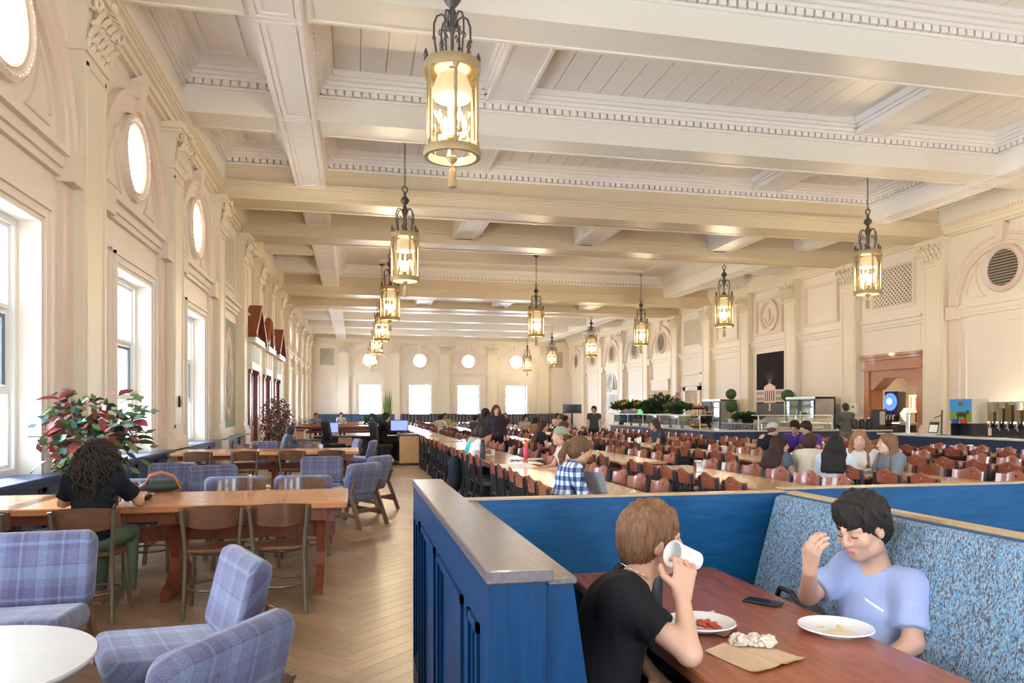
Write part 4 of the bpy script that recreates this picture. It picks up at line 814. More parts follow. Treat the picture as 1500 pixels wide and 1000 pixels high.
# ================================================================== DINING ROWS: honey oak tables, slat-back chairs
def rail_mesh():
    m = MB(); hw = .215; n = 16; xs = arc(-hw, hw, n + 1)
    def top(x): return .845 + .042*math.exp(-(x/.085)**2) - .012*(x/hw)**2 + .014*(abs(x)/hw)**6
    def bot(x): return .715 + .008*(x/hw)**2
    def yy(x): return -.225 + .045*(x/hw)**2
    r = .019; hz = .822
    def seg(x0, x1, a0, a1, b0, b1):
        t = .011; V = []
        for x, a, b in ((x0, a0, b0), (x1, a1, b1)):
            for z in (a, b): sl = -.12*(z - .7); V += [(x, yy(x) - t + sl, z), (x, yy(x) + t + sl, z)]
        m.add(V, [(0, 1, 3, 2), (4, 6, 7, 5), (0, 4, 5, 1), (2, 3, 7, 6), (0, 2, 6, 4), (1, 5, 7, 3)])
    cuts = sorted(set([round(x, 4) for x in xs if abs(x) > r + .004] + [round(r*math.cos(q), 4) for q in arc(0, math.pi, 7)]))
    for a, b in zip(cuts[:-1], cuts[1:]):
        if abs((a + b)/2) < r:
            ha, hb = math.sqrt(max(0, r*r - a*a)), math.sqrt(max(0, r*r - b*b)); seg(a, b, bot(a), bot(b), hz - ha, hz - hb); seg(a, b, hz + ha, hz + hb, top(a), top(b))
        else: seg(a, b, bot(a), bot(b), top(a), top(b))
    return m
def make_dining(parts=True):
    t = link('dining_chair', None); g = []
    m = rail_mesh(); m.build('top_rail', REDCHAIR, t, True, 30)
    m = MB(); m.bbox(-.215, .215, -.20, .215, .435, .468, .012); m.build('seat', solid('dark_seat_vinyl', (.05, .055, .07), .4), t)
    for sx in (-1, 1):
        m = MB(); m.bar((sx*.20, -.245, 0), (sx*.20, -.19, .45), .03, .036); m.bar((sx*.20, -.19, .44), (sx*.205, -.215, .83), .028, .032); m.build('rear_leg', BLACKW, t)
        m = MB(); m.bar((sx*.19, .19, 0), (sx*.19, .185, .44), .034, .034); m.build('front_leg', BLACKW, t)
        m = MB(); m.bar((sx*.195, -.215, .2), (sx*.19, .188, .2), .018, .026); m.build('stretcher', BLACKW, t)
    for k in range(5): x = -.13 + .065*k; m = MB(); m.bar((x, -.19, .455), (x, -.222, .722), .020, .012); m.build('slat', BLACKW, t)
    m = MB(); m.bar((-.19, .188, .30), (.19, .188, .30), .018, .026); m.bar((-.2, -.225, .26), (.2, -.225, .26), .018, .026); m.build('cross_rail', BLACKW, t); return t
dining = make_dining(); df = [0]
def merged(root):                                           # the same chair as one mesh for places where its parts are too small to see
    V, Fc, M_, mats = [], [], [], []
    for ch in root.children:
        me = ch.data; b = len(V); V += [tuple(v.co) for v in me.vertices]
        if me.materials[0] not in mats: mats.append(me.materials[0])
        i = mats.index(me.materials[0])
        for p in me.polygons: Fc.append(tuple(b + k for k in p.vertices)); M_.append(i)
    me = bpy.data.meshes.new('dining_chair'); me.from_pydata(V, [], Fc); [me.materials.append(q) for q in mats]; me.polygons.foreach_set('material_index', M_); me.update(); return me
SIMPLE = merged(dining)
ROWX = [2.33, 4.26, 6.43, 8.75, 11.05]; RN = ['aisle row', 'second row', 'third row', 'fourth row', 'counter row']
SEATS = {}; tabs = []; clist = []
for r, X in enumerate(ROWX):
    for k in {0: range(10), 1: range(10), 2: range(10), 3: range(8), 4: range(1, 3)}[r]:
        if r == 3 and k > 3 and False: continue
        y0 = 6.4 + 4.0*k
        if r == 4: y0 -= .6
        tabs.append((r, k, X, y0))
        for s in (-1, 1):
            for i in range(6):
                y = y0 + .275 + .55*i; off = random.uniform(-.03, .05); clist.append((math.hypot(X + s*.36, y), r, k, s, i, X + s*(.36 + off), y + random.uniform(-.03, .03)))
TABM = MB(); TABM.bbox(-.38, .38, 0, 3.3, .725, .762, .006); TABM = TABM.mesh('tabletop', HONEY)
EDG = MB(); EDG.box(-.34, .34, .05, 3.25, .66, .725); EDG = EDG.mesh('apron', TRESTLE)
LEG = MB(); LEG.bbox(-.03, .03, -.03, .03, .04, .66, .004); LEG.box(-.28, .28, -.03, .03, 0, .04); LEG = LEG.mesh('pedestal', BLACKM)
for r, k, X, y0 in tabs:
    t = thing('dining_table', 'honey oak dining table, %s from the front in the %s' % (ORD[k if r < 4 else k - 1], RN[r]), 'table', (X, y0, 0), 0, 'dining hall tables'); link('tabletop', TABM, t); link('apron', EDG, t)
    for yy in (.4, 1.65, 2.9): link('pedestal', LEG, t, (0, yy, 0))
clist.sort(); rest = MB()
for n, (dd, r, k, s, i, x, y) in enumerate(clist):
    rz = R(-90) if s < 0 else R(90); rz += random.uniform(-.05, .05)
    lb = 'slat-back chair, %s side of %s %s table, %s along' % ('window' if s < 0 else 'serving', RN[r], ORD[k if r < 4 else k - 1], ORD[i])
    SEATS[(r, k, s, i)] = (x, y)
    if n < 170: put(dining, df, (x, y, 0), rz, lb, 'chair', 'dining hall chairs')
    elif n < 298: o = link('dining_chair', SIMPLE, None, (x, y, 0), rz); tag(o, lb, 'chair', 'dining hall chairs')
    else:
        c, s_ = math.cos(rz), math.sin(rz); b = len(rest.v)
        rest.v += [(x + v.co.x*c - v.co.y*s_, y + v.co.x*s_ + v.co.y*c, v.co.z) for v in SIMPLE.vertices]
        for p in SIMPLE.polygons: rest.f.append(tuple(b + q for q in p.vertices)); rest.m.append(p.material_index)
o = rest.build('dining_chairs_beyond', list(SIMPLE.materials), None, fix=False); tag(o, 'distant mass of red-brown slat-back chairs at the far end of the hall', 'chairs', kind='stuff')
# things on the dining tables
def cup(label, x, y, z=.762, h=.12, r=.04, mat=None, name='paper_cup'): t = thing(name, label, 'cup', (x, y, z)); m = MB(); m.lathe([(r*.75, 0), (r, h), (r*1.04, h), (r*.95, h*.96), (r*.7, .008)], n=16); m.build('cup', mat or PAPERW, t, True, 50); m = MB(); m.lathe([(.005, h*.75), (r*.9, h*.76)], n=14, cap=False); m.build('drink', solid('cola', (.06, .02, .01), .2), t); return t
def shaker(label, x, y): t = thing('napkin_holder', label, 'napkin holder', (x, y, .762)); m = MB(); m.bbox(-.05, .05, -.04, .04, 0, .13, .006); m.build('case', CHROME, t); m = MB(); m.box(-.04, .04, -.03, .03, .13, .145); m.build('napkins', PAPERW, t)
for (r, k), yo in (((1, 0), 2.2), ((1, 1), 2.9), ((2, 1), 1.6), ((3, 1), 1.6), ((2, 2), 1.6), ((0, 2), 1.6), ((4, 1), 1.0)): shaker('steel napkin holder on %s %s table' % (RN[r], ORD[k if r < 4 else k - 1]), ROWX[r], 6.4 + 4*k + yo)
c = gz(770, 671, .762); t = thing('water_bottle', 'pink water bottle with orange lid on the aisle row', 'bottle', (c.x, c.y, .762)); m = MB(); m.lathe([(.036, 0), (.038, .005), (.038, .19), (.03, .21)], n=18); m.build('body', solid('pink_plastic', (.75, .07, .17), .4), t, True, 40); m = MB(); m.lathe([(.032, .21), (.034, .22), (.03, .265), (.02, .28)], n=16); m.build('lid', solid('orange_plastic', (.85, .16, .02), .4), t, True, 40)
c = gz(707, 672, .762); t = thing('water_bottle', 'black water bottle before the boys in white and teal', 'bottle', (c.x, c.y, .762)); m = MB(); m.lathe([(.042, 0), (.044, .005), (.044, .23), (.034, .25)], n=18); m.build('body', BLACKM, t, True, 40); m = MB(); m.lathe([(.03, .25), (.032, .3), (.02, .31)], n=14); m.tube([(-.025, 0, .3), (-.02, 0, .34), (.02, 0, .34), (.025, 0, .3)], .007, 6); m.build('lid', BLACKP, t, True, 40)
cup('small white cup on the aisle row near black bottle', *gz(722, 667, .762).xy, h=.1); plate('white plate on aisle row before woman in checked shirt', *gz(853, 717, .762).xy, .13, .762); plate('white plate on aisle row before boy in white', *gz(715, 668, .762).xy, .12, .762); plate('white plate on aisle row before man in green cap', *gz(785, 674, .762).xy, .13, .762)
c = gz(757, 683, .762); sheet('spread white newspaper sheet on aisle row under pink bottle', 'newspaper', [(c.x - .3, c.y - .35), (c.x + .25, c.y - .35), (c.x + .25, c.y + .5), (c.x - .3, c.y + .5)], PAPERW, .7622, .006, 'paper')
c = gz(757, 675, .762); t = thing('black_tray', 'dark star shaped dish on the newspaper', 'dish', (c.x, c.y, .768), .4); m = MB(); m.loft([[((.12 if k % 2 else .05)*math.cos(k*math.pi/5), (.12 if k % 2 else .05)*math.sin(k*math.pi/5), z) for k in range(10)] for z in (0, .012)]); m.build('dish', BLACKP, t)
c = gz(888, 722, .762); t = thing('laptop', 'grey laptop with green screen mark on aisle row table', 'laptop', (c.x, c.y, .762), R(-70)); m = MB(); m.bbox(-.16, .16, -.11, .11, 0, .016, .004); m.build('base', STEEL, t); m = MB(); m.bar((0, -.11, .016), (0, -.17, .21), .32, .008, (0, 1, 0)); sc = m.build('lid', solid('laptop_grey', (.35, .36, .38), .4), t); m = MB(); m.bar((-.02, -.125, .09), (.02, -.14, .13), .12, .002, (0, 1, 0)); m.build('green_mark', solid('green_mark', (.25, .55, .1), .5), sc)
for k, (u, v, lb) in enumerate(((1166, 640, 'white paper cup between the two boys in purple'), (1212, 655, 'white paper cup behind woman in cream sweater'), (1255, 677, 'clear tumbler before woman with striped white shirt'), (1270, 678, 'short glass beside the striped shirt woman'), (922, 640, 'white cup before long haired women'), (932, 642, 'paper cup before seated woman in dark top'))): q = gz(u, v + 8, .762); T_ = min(tabs, key=lambda e: abs(e[2] - q.x) + max(0, abs(e[3] + 1.65 - q.y) - 1.5)); cup(lb, min(max(q.x, T_[2] - .28), T_[2] + .28), min(max(q.y, T_[3] + .15), T_[3] + 3.1))
# ================================================================== SERVING COUNTERS AND EQUIPMENT
def counter(name, label, x0, x1, y0, y1, z=.92, over=.06):
    cx, cy = (x0 + x1)/2, (y0 + y1)/2; t = thing(name, label, 'counter', (cx, cy, 0)); m = rel(MB(), cx, cy); m.box(x0 + .05, x1 - .05, y0 + .05, y1 - .05, 0, .1); m.build('plinth', BLACKP, t); m = rel(MB(), cx, cy); m.bbox(x0, x1, y0, y1, .1, z - .05, .01); m.build('body', NAVY, t)
    m = rel(MB(), cx, cy); m.bbox(x0 - over, x1 + over, y0 - over, y1 + over, z - .05, z, .008); m.build('worktop', STONE, t)
    L = [(x0 - .012, x0, a, True) for a in np.arange(y0 + .1, y1 - .5, 1.1)] ; k = 0
    for a in np.arange(y0 + .05, y1 - .6, 1.15): m = rel(MB(), cx, cy); m.box(x0 - .015, x0, a, a + 1.08, .16, z - .1); m.build('panel', NAVY, t)
    for a in np.arange(x0 + .05, x1 - .6, 1.15): m = rel(MB(), cx, cy); m.box(a, a + 1.08, y0 - .015, y0, .16, z - .1); m.build('panel', NAVY, t)
    return t
counter('serving_counter', 'navy drinks counter with pale top holding cereal dispensers', 14.05, 14.95, 11.2, 17.5)
counter('serving_counter', 'long navy buffet counter running away beside the fourth row', 10.75, 11.7, 21.6, 30.0)
counter('serving_counter', 'navy counter facing us with glass guard and fruit stand', 10.75, 15.9, 20.6, 21.5)
counter('serving_counter', 'back counter along right wall under the palace picture', 17.1, 18.1, 27.6, 32.0, .95)
counter('serving_counter', 'short back counter with coffee urns beside cherry doorway', 15.95, 17.0, 20.7, 21.6, .9)
def guard(label, pts, h0=.92, h1=1.36, top=.42, nrm=(-1, 0)):
    (xa, ya), (xb, yb) = pts; t = thing('sneeze_guard', label, 'glass guard', ((xa + xb)/2, (ya + yb)/2, 0)); ox, oy = (xa + xb)/2, (ya + yb)/2; n = max(2, int(math.hypot(xb - xa, yb - ya)/1.5))
    for k in range(n + 1): x, y = xa + (xb - xa)*k/n, ya + (yb - ya)*k/n; m = rel(MB(), ox, oy); m.tube([(x, y, h0), (x, y, h1)], .018, 8); m.build('post', STEEL, t)
    for k in range(n):
        a, b = (xa + (xb - xa)*k/n, ya + (yb - ya)*k/n), (xa + (xb - xa)*(k + 1)/n, ya + (yb - ya)*(k + 1)/n)
        m = rel(MB(), ox, oy); dx, dy = nrm[0]*.006, nrm[1]*.006; m.loft([[(a[0], a[1], h0 + .12), (b[0], b[1], h0 + .12), (b[0] + dx, b[1] + dy, h0 + .12), (a[0] + dx, a[1] + dy, h0 + .12)], [(a[0], a[1], h1 - .02), (b[0], b[1], h1 - .02), (b[0] + dx, b[1] + dy, h1 - .02), (a[0] + dx, a[1] + dy, h1 - .02)]]); m.build('pane', SNEEZE, t)
    m = rel(MB(), ox, oy); ex, ey = -nrm[0]*top, -nrm[1]*top; m.loft([[(xa, ya, h1), (xb, yb, h1), (xb + ex, yb + ey, h1), (xa + ex, ya + ey, h1)], [(xa, ya, h1 + .03), (xb, yb, h1 + .03), (xb + ex, yb + ey, h1 + .03), (xa + ex, ya + ey, h1 + .03)]]); m.build('shelf', STEEL, t); return t
guard('glass guard over the long buffet counter', ((10.85, 21.8), (10.85, 29.8))); guard('glass guard over the counter facing us', ((12.3, 20.75), (14.9, 20.75)), nrm=(0, -1))
guard('low glass guard at the far end of the drinks counter', ((14.2, 16.6), (14.8, 17.4)), .92, 1.42, .05)
def fridge(label, x, y, w=2.0):
    t = thing('display_fridge', label, 'fridge', (x, y, 0), R(-90)); m = MB(); hw = w/2
    m.box(-hw, -hw + .05, 0, .85, .12, 2.04); m.box(hw - .05, hw, 0, .85, .12, 2.04); m.box(-hw, hw, .80, .85, .12, 2.04); m.box(-hw, hw, 0, .85, 1.98, 2.06); m.box(-hw, hw, 0, .85, .1, .3); m.build('cabinet', STEEL, t); m = MB(); [m.box(x_, x_ + .08, .05, .75, 0, .1) for x_ in (-hw + .05, hw - .13)]; m.build('feet', BLACKP, t)
    m = MB(); m.box(-hw + .06, hw - .06, .77, .79, .3, 1.98); m.build('lit_back', glow('fridge_light', (.72, .86, .80), .75), t)
    for z in (.62, .95, 1.28, 1.61):
        m = MB(); m.box(-hw + .06, hw - .06, .12, .76, z, z + .02); sh = m.build('shelf', WHITE, t)
    for sx in (-1, 1):
        a, b = sorted((sx*.02, sx*(hw - .03))); m = MB()
        for q in ((a, a + .06, .32, 1.96), (b - .06, b, .32, 1.96), (a, b, .32, .38), (a, b, 1.90, 1.96)): m.box(q[0], q[1], -.03, 0, q[2], q[3])
        dr = m.build('door', BLACKP, t); m = MB(); m.box(a + .06, b - .06, -.02, -.012, .38, 1.90); m.build('pane', SNEEZE, dr); m = MB(); hx = sx*.12; m.box(hx - .015, hx + .015, -.08, -.05, .8, 1.5); m.build('handle', STEEL, dr)
    return t
fr1 = fridge('glass door display fridge right of palace picture, steel side showing', 17.2, 25.95); fr2 = fridge('glass door display fridge left of topiary, steel side showing', 17.2, 33.35, 1.9)
LEAFG = solid('salad_green', (.16, .35, .06), .6); LEAFD = mottled('leaf_dark_green', (.04, .11, .03), .55, .3, 6)
for fx, lb in ((fr1, 'right'), (fr2, 'left')):
    for z in (.64, .97, 1.30, 1.63):
        for k in range(4):
            p = fx.location; t = thing('salad_box', 'clear salad box, %s shelf, %s along, in fridge %s' % ({.64: 'lowest', .97: 'third', 1.3: 'second', 1.63: 'top'}[z], ORD[3 - k], 'right of palace picture' if lb == 'right' else 'left of topiary'), 'food box', (p.x + .35, p.y - .66 + .44*k, z), 0, 'salad boxes in %s fridge' % lb); m = MB(); m.ell((0, 0, .07), (.14, .15, .07), 10, 5); m.build('greens', LEAFG if (k + int(z*10)) % 3 else solid('carrot_orange%d%s' % (k, z), (.75, .45, .12), .6), t)
def ballplant(label, x, y, z0, balls, pot=True):
    t = thing('topiary', label, 'plant', (x, y, z0)); m = MB(); top = max(b[0] for b in balls); m.tube([(0, 0, .2 if pot else 0), (0, 0, top)], .018, 6); m.build('stem', WALNUT, t)
    for z, r in balls:
        m = MB(); rnd = random.Random(int(z*100)); bm = bmesh.new(); bmesh.ops.create_icosphere(bm, subdivisions=4, radius=1)
        m.add([tuple(v.co*r*(1 + .12*rnd.random()) + Vector((0, 0, z))) for v in bm.verts], [tuple(v.index for v in f.verts) for f in bm.faces]); bm.free(); m.build('clipped_ball', LEAFD, t)
    if pot: m = MB(); m.lathe([(.10, 0), (.14, .22), (.15, .22), (.13, .2)], n=18); m.build('pot', CERAM, t, True, 40)
ballplant('two-ball clipped topiary standing left of the palace picture', 16.6, 30.3, .95 - .02, [(.78, .26), (1.33, .22)])
ballplant('single clipped topiary ball rising behind the display fridge', 17.9, 27.9, .95, [(1.2, .24)])
# juice machine
p = gx(1423, 600, 14.35); q = gx(1390, 600, 14.35); w = abs(q.y - p.y); t = thing('juice_machine', 'juice machine with cow meadow picture on drinks counter', 'drink machine', (14.35, (p.y + q.y)/2, .92), R(-90)); hw = w/2
m = MB(); m.bbox(-hw, hw, .02, .5, .30, .90, .01); m.build('cabinet', solid('machine_cream', (.62, .56, .45), .4), t); m = MB(); [m.box(a, a + .04, .04, .48, 0, .30) for a in (-hw + .01, hw - .05)]; m.box(-hw + .05, hw - .05, .3, .48, 0, .30); m.build('stand', BLACKP, t)
m = MB(); m.box(-hw + .01, hw - .01, .012, .02, .60, .89); fp = m.build('sky_panel', solid('panel_sky', (.04, .32, .70), .4), t); m = MB(); m.box(-hw + .01, hw - .01, .012, .02, .34, .60); m.build('meadow_panel', solid('panel_meadow', (.22, .34, .03), .4), t)
m = MB(LT); m.ell((.04, .52, .0), (.16, .06, .008), 14, 5); m.box(-.08, -.05, .40, .50, -.004, .006); m.box(.13, .16, .40, .50, -.004, .006); m.ell((.22, .58, 0), (.05, .04, .008), 10, 5); m.build('cow', solid('cow_black', (.03, .025, .02), .5), t)
m = MB(LT); m.box(-.05, .08, .74, .82, -.008, .0); m.build('badge', solid('badge_brown', (.25, .09, .03), .5), t)
for x, col, nm in ((-.12, (.03, .08, .5), 'blue'), (.14, (.55, .03, .04), 'red')): m = MB(); m.lathe([(.06, .30), (.075, .40), (.02, .405)], (x, -.03, 0), 14); m.build('%s_nozzle' % nm, solid('nozzle_' + nm, col, .35), t)
# cereal dispensers
CER = [(.45, .27, .12), (.52, .36, .2), (.40, .2, .09), (.5, .32, .18), (.6, .45, .28), (.62, .42, .16), (.46, .28, .14), (.5, .36, .2), (.42, .24, .12)]
for k in range(9):
    y = 14.35 - .235*k - (.08 if k > 4 else 0); t = thing('cereal_dispenser', 'clear tube cereal dispenser on drinks counter, %s from the juice machine' % ORD[k], 'dispenser', (14.45, y, .92), R(-90), 'cereal dispensers')
    m = MB(); m.bbox(-.09, .09, -.05, .2, 0, .03, .005); m.box(-.07, .07, .12, .18, .03, .36); m.build('base', BLACKP, t); m = MB(); m.tube([(0, -.02, .26), (0, .1, .26)], .05, 12); m.ell((0, -.04, .26), (.03, .03, .03), 8, 5); m.build('knob', BLACKP, t); m = MB(); m.lathe([(.03, .2), (.07, .32), (.07, .36)], n=12, cap=False); m.build('spout', CHROME, t)
    hgt = .22 + .2*((k*7) % 5)/5; m = MB(); m.box(-.075, .075, .02, .17, .36, .36 + hgt); m.build('cereal', solid('cereal_%d' % k, CER[k], .8), t); m = MB(); m.box(-.08, .08, .012, .178, .355, .80); m.build('tube', SNEEZE, t); m = MB(); m.box(-.09, .09, .0, .19, .80, .815); m.build('lid', STEEL, t)
wa = bpy.data.lights.new('under_cabinet_light', 'AREA'); wa.shape = 'RECTANGLE'; wa.size = 5.0; wa.size_y = .12; wa.energy = 90; wa.color = (1, .80, .5)
fx = thing('wall_washer', 'slim light fitting on the right wall above the drinks counter', 'light', (XR - .25, 15.3, .95), 0); m = MB(); m.box(-.08, .08, -2.6, 2.6, 0, .06); m.build('housing', STEEL, fx); wo = link('tube_light', wa, fx, (0, 0, .08)); wo.rotation_euler = (R(180), 0, R(90))
m = MB(); m.box(-.02, .2, -2.5, 2.5, -.95, 0); m.build('cable_box', BLACKP, fx)
# tablet on a stand, trays, urns, fruit
c = gx(1372, 640, 14.2); t = thing('tablet_stand', 'white tablet on black arm stand at end of drinks counter', 'tablet', (14.3, c.y, .92), R(-70)); m = MB(); m.bar((0, .06, 0), (0, .1, .62), .03); m.bar((0, .1, .5), (-.16, .02, .42), .025); m.bbox(-.1, .1, -.02, .16, 0, .015, .004); m.build('arm', BLACKP, t); m = MB(); m.bar((-.15, -.05, .05), (-.15, .03, .32), .24, .012, (0, 1, 0)); s_ = m.build('tablet', BLACKP, t); m = MB(); m.bar((-.15, -.056, .07), (-.15, .022, .30), .20, .004, (0, 1, 0)); m.build('screen', PAPERW, s_)
for k in range(3):
    t = thing('coffee_urn', 'black coffee pot on the short back counter, %s from cherry doorway' % ORD[2 - k], 'coffee pot', (15.95 + .26*k, 21.05, .9), 0, 'coffee pots'); m = MB(); m.lathe([(.09, 0), (.10, .02), (.10, .28), (.07, .34), (.03, .36)], n=16); m.build('body', BLACKP, t, True, 40); m = MB(); m.tube([(.09, 0, .26), (.16, 0, .24), (.16, 0, .10), (.10, 0, .08)], .012, 6); m.build('handle', BLACKP, t); m = MB(); m.lathe([(.035, .36), (.03, .40), (.01, .41)], n=10); m.build('lid', CHROME, t)
t = thing('hot_water_machine', 'tall dark machine with pale round-topped window near cherry doorway', 'drink machine', (16.9, 21.1, .9)); m = MB(); m.bbox(-.17, .17, -.15, .2, 0, .66, .03); m.build('body', BLACKP, t, True, 40); m = MB(); m.box(-.10, .10, -.157, -.15, .16, .60); m.build('window', solid('pale_panel', (.45, .43, .38), .3), t)
base = Vector((11.0, 22.2)); t = thing('fruit_stand', 'three tier wire fruit stand on the buffet counter', 'fruit stand', (base.x, base.y, .92)); m = MB(); m.tube([(0, 0, 0), (0, 0, .82)], .015, 8); m.build('pole', BLACKP, t)
for z, r in ((.05, .32), (.36, .27), (.64, .22)):
    m = MB(); m.tube([(r*math.cos(q), r*math.sin(q), z + .05) for q in arc(0, 2*math.pi, 25)], .008, 6, False); m.lathe([(.01, z), (r*.8, z), (r, z + .05)], n=24, cap=False); m.build('basket', BLACKM, t)
for z, r, n_, nm, col in ((.05, .32, 9, 'orange', (.85, .32, .02)), (.36, .27, 7, 'pear', (.42, .45, .06)), (.64, .22, 7, 'apple', (.5, .03, .03))):
    fm = solid(nm + '_skin', col, .4)
    for k in range(n_): q = 2*math.pi*k/n_; o = thing(nm, '%s in the %s basket of the wire fruit stand' % (nm, {.05: 'lowest', .36: 'middle', .64: 'top'}[z]), 'fruit', (base.x + (r - .09)*math.cos(q), base.y + (r - .09)*math.sin(q), .92 + z + .01), 0, nm + 's on the fruit stand'); m = MB(); m.ell((0, 0, .06), (.06, .06, .058 if nm != 'pear' else .075), 10, 6); m.build('flesh', fm, o, True); m = MB(); m.tube([(0, 0, .11), (.008, 0, .14)], .004, 5); m.build('stem', WALNUT, o)
rnd = random.Random(11)
for k in range(7):
    y = 22.9 + .95*k; t = thing('food_pan', 'steel buffet pan of food on the long buffet counter, %s from front' % ORD[k], 'food pan', (11.25, y, .921), 0, 'buffet pans'); m = MB(); m.box(-.28, .28, -.35, .35, 0, .02); m.box(-.28, -.26, -.35, .35, .02, .09); m.box(.26, .28, -.35, .35, .02, .09); m.box(-.26, .26, -.35, -.33, .02, .09); m.box(-.26, .26, .33, .35, .02, .09); m.build('pan', STEEL, t)
    m = MB(); [m.ell((rnd.uniform(-.2, .2), rnd.uniform(-.27, .27), .06), (.07, .07, .05), 7, 4) for _ in range(12)]; m.build('food', solid('food_%d' % k, ((.6, .35, .1), (.25, .4, .08), (.62, .5, .3), (.5, .12, .05), (.65, .55, .25), (.3, .18, .08), (.7, .6, .45))[k], .6), t)
t = thing('sandwich_station', 'steel sandwich station with pale chopping board on the counter facing us', 'food station', (13.6, 21.1, .92)); m = MB(); m.bbox(-1.1, 1.1, -.2, .3, 0, .22, .02); m.build('cabinet', STEEL, t); m = MB(); m.box(-1.05, -.1, -.205, -.2, .06, .18); m.box(.0, .7, -.205, -.2, .04, .2); m.build('front_panel', solid('tan_panel', (.55, .42, .27), .5), t)
for k in range(8): o = thing('drinking_glass', 'drinking glass in row beside the fruit stand, %s from left' % ORD[k], 'glass', (11.4 + .11*k, 20.9, .92), 0, 'glasses by the fruit stand'); m = MB(); m.lathe([(.03, 0), (.035, .15), (.033, .15), (.028, .006)], n=12); m.build('tumbler', thin_glass('tumbler_glass', (.95, .95, .95), .3) if 'tumbler_glass' not in MATS else MATS['tumbler_glass'], o, True)
def bouquet(name, label, x, y, z, R0, H0, cols, n, potmat, cat='flowers', leafy=True, seed=1):
    t = thing(name, label, cat, (x, y, z)); rnd = random.Random(seed); m = MB(); m.lathe([(R0*.3, 0), (R0*.42, H0*.2), (R0*.3, H0*.36), (R0*.36, H0*.4)], n=16); m.build('vase', potmat, t, True, 40)
    g = MB()
    for k in range(n):
        a, b = rnd.uniform(0, 6.28), rnd.uniform(.1, 1); rr = R0*math.sqrt(rnd.random()); zz = H0*(.4 + .6*rnd.random()*(1 - .5*(rr/R0)**2)); p = Vector((rr*math.cos(a), rr*math.sin(a), zz)); d_ = Vector((math.cos(a)*.6, math.sin(a)*.6, rnd.uniform(.2, .9))).normalized(); s_ = d_.orthogonal().normalized(); L = R0*.34
        g.add([p - s_*L*.3, p + d_*L*.5 + s_*.0 - s_*L*.0, p + s_*L*.3, p - d_*L*.6], [(0, 1, 2, 3)]); 
    tag(g.build('foliage', LEAFD, t, fix=False), kind='stuff')
    for j, col in enumerate(cols):
        mt = solid('%s_petal_%d_%d' % (name, seed, j), col, .6)
        for k in range(4 if R0 < .5 else 6): a = rnd.uniform(0, 6.28); rr = R0*.8*math.sqrt(rnd.random()); m = MB(); m.ell((rr*math.cos(a), rr*math.sin(a), H0*rnd.uniform(.6, 1.0)), (R0*.13, R0*.13, R0*.09), 8, 5); m.build('bloom', mt, t, True)
    return t
bouquet('flower_arrangement', 'large mixed flower arrangement over the buffet counter', 11.55, 26.3, .93, .75, 1.25, [(.85, .75, .65), (.6, .2, .55), (.75, .35, .35), (.12, .03, .05)], 420, CERAM, seed=2)
bouquet('flower_arrangement', 'yellow and orange flower bowl at far end of the buffet', 11.2, 28.8, 1.39, .8, .55, [(.8, .45, .05), (.6, .5, .1)], 220, CERAM, seed=3)
bouquet('leaf_arrangement', 'dark green leaf planter on the glass guard', 11.1, 24.0, 1.39, .5, .45, [(.05, .12, .04)], 260, BLACKP, 'plant', seed=4)
bouquet('leaf_arrangement', 'lettuce green leafy planter below the palace picture', 17.2, 29.9, .95, .7, .5, [(.25, .42, .05)], 260, BLACKP, 'plant', seed=6)
p = gd(546, 640, 20.9); bouquet('flower_arrangement', 'white and dark purple flowers behind the woman at reception', p.x, p.y, .9, .28, .62, [(.85, .82, .78), (.12, .03, .10)], 160, CERAM, seed=5)
p = gd(568, 640, 21.2); t = thing('tall_grass_plant', 'tall upright grass plant behind reception desk', 'plant', (p.x, p.y, .86)); m = MB(); m.lathe([(.12, 0), (.16, .25), (.14, .25)], n=16); m.build('pot', BLACKP, t); rnd = random.Random(9)
for k in range(40):
    a, r_ = rnd.uniform(0, 6.28), rnd.uniform(0, .1); h = rnd.uniform(.7, 1.15); m = MB(); b_ = Vector((r_*math.cos(a), r_*math.sin(a), .22)); tp = b_ + Vector((.12*math.cos(a), .12*math.sin(a), h)); s_ = Vector((-math.sin(a), math.cos(a), 0))*.018; md = (b_ + tp)/2; m.add([b_ - s_, b_ + s_, md + s_, md - s_, tp], [(0, 1, 2, 3), (3, 2, 4)]); m.build('blade', MATS.get('grass_blade') or mottled('grass_blade', (.16, .26, .05), .5, .3, 5), t, fix=False)
# ================================================================== RECEPTION
def desk(label, x0, x1, y0, y1, z=.86, solid_front=True):
    cx, cy = (x0 + x1)/2, (y0 + y1)/2; t = thing('reception_desk', label, 'desk', (cx, cy, 0)); m = rel(MB(), cx, cy); m.bbox(x0 - .03, x1 + .03, y0 - .03, y1 + .03, z - .04, z, .006); m.build('desktop', BLACKP, t)
    n = max(1, int((x1 - x0)/.32))
    for k in range(n): a = x0 + (x1 - x0)*k/n; m = rel(MB(), cx, cy); m.box(a + .004, a + (x1 - x0)/n - .004, y0, y0 + .04, .06, z - .04); m.build('front_panel', DESKW, t)
    m = rel(MB(), cx, cy); m.box(x0, x0 + .04, y0 + .04, y1, .06, z - .04); m.box(x1 - .04, x1, y0 + .04, y1, .06, z - .04); m.build('side_panel', DESKW, t); m = rel(MB(), cx, cy); m.box(x0 + .03, x1 - .03, y0 + .05, y1, 0, .06); m.build('plinth', BLACKP, t); return t
desk('oak reception pedestal at aisle end of the desk', 1.20, 1.74, 20.6, 21.9); desk('oak reception desk section beside dark red plant', -2.35, -1.45, 21.6, 22.6, .98); desk('oak low cabinet behind person with phone', -1.75, -.95, 20.9, 21.5, .72)
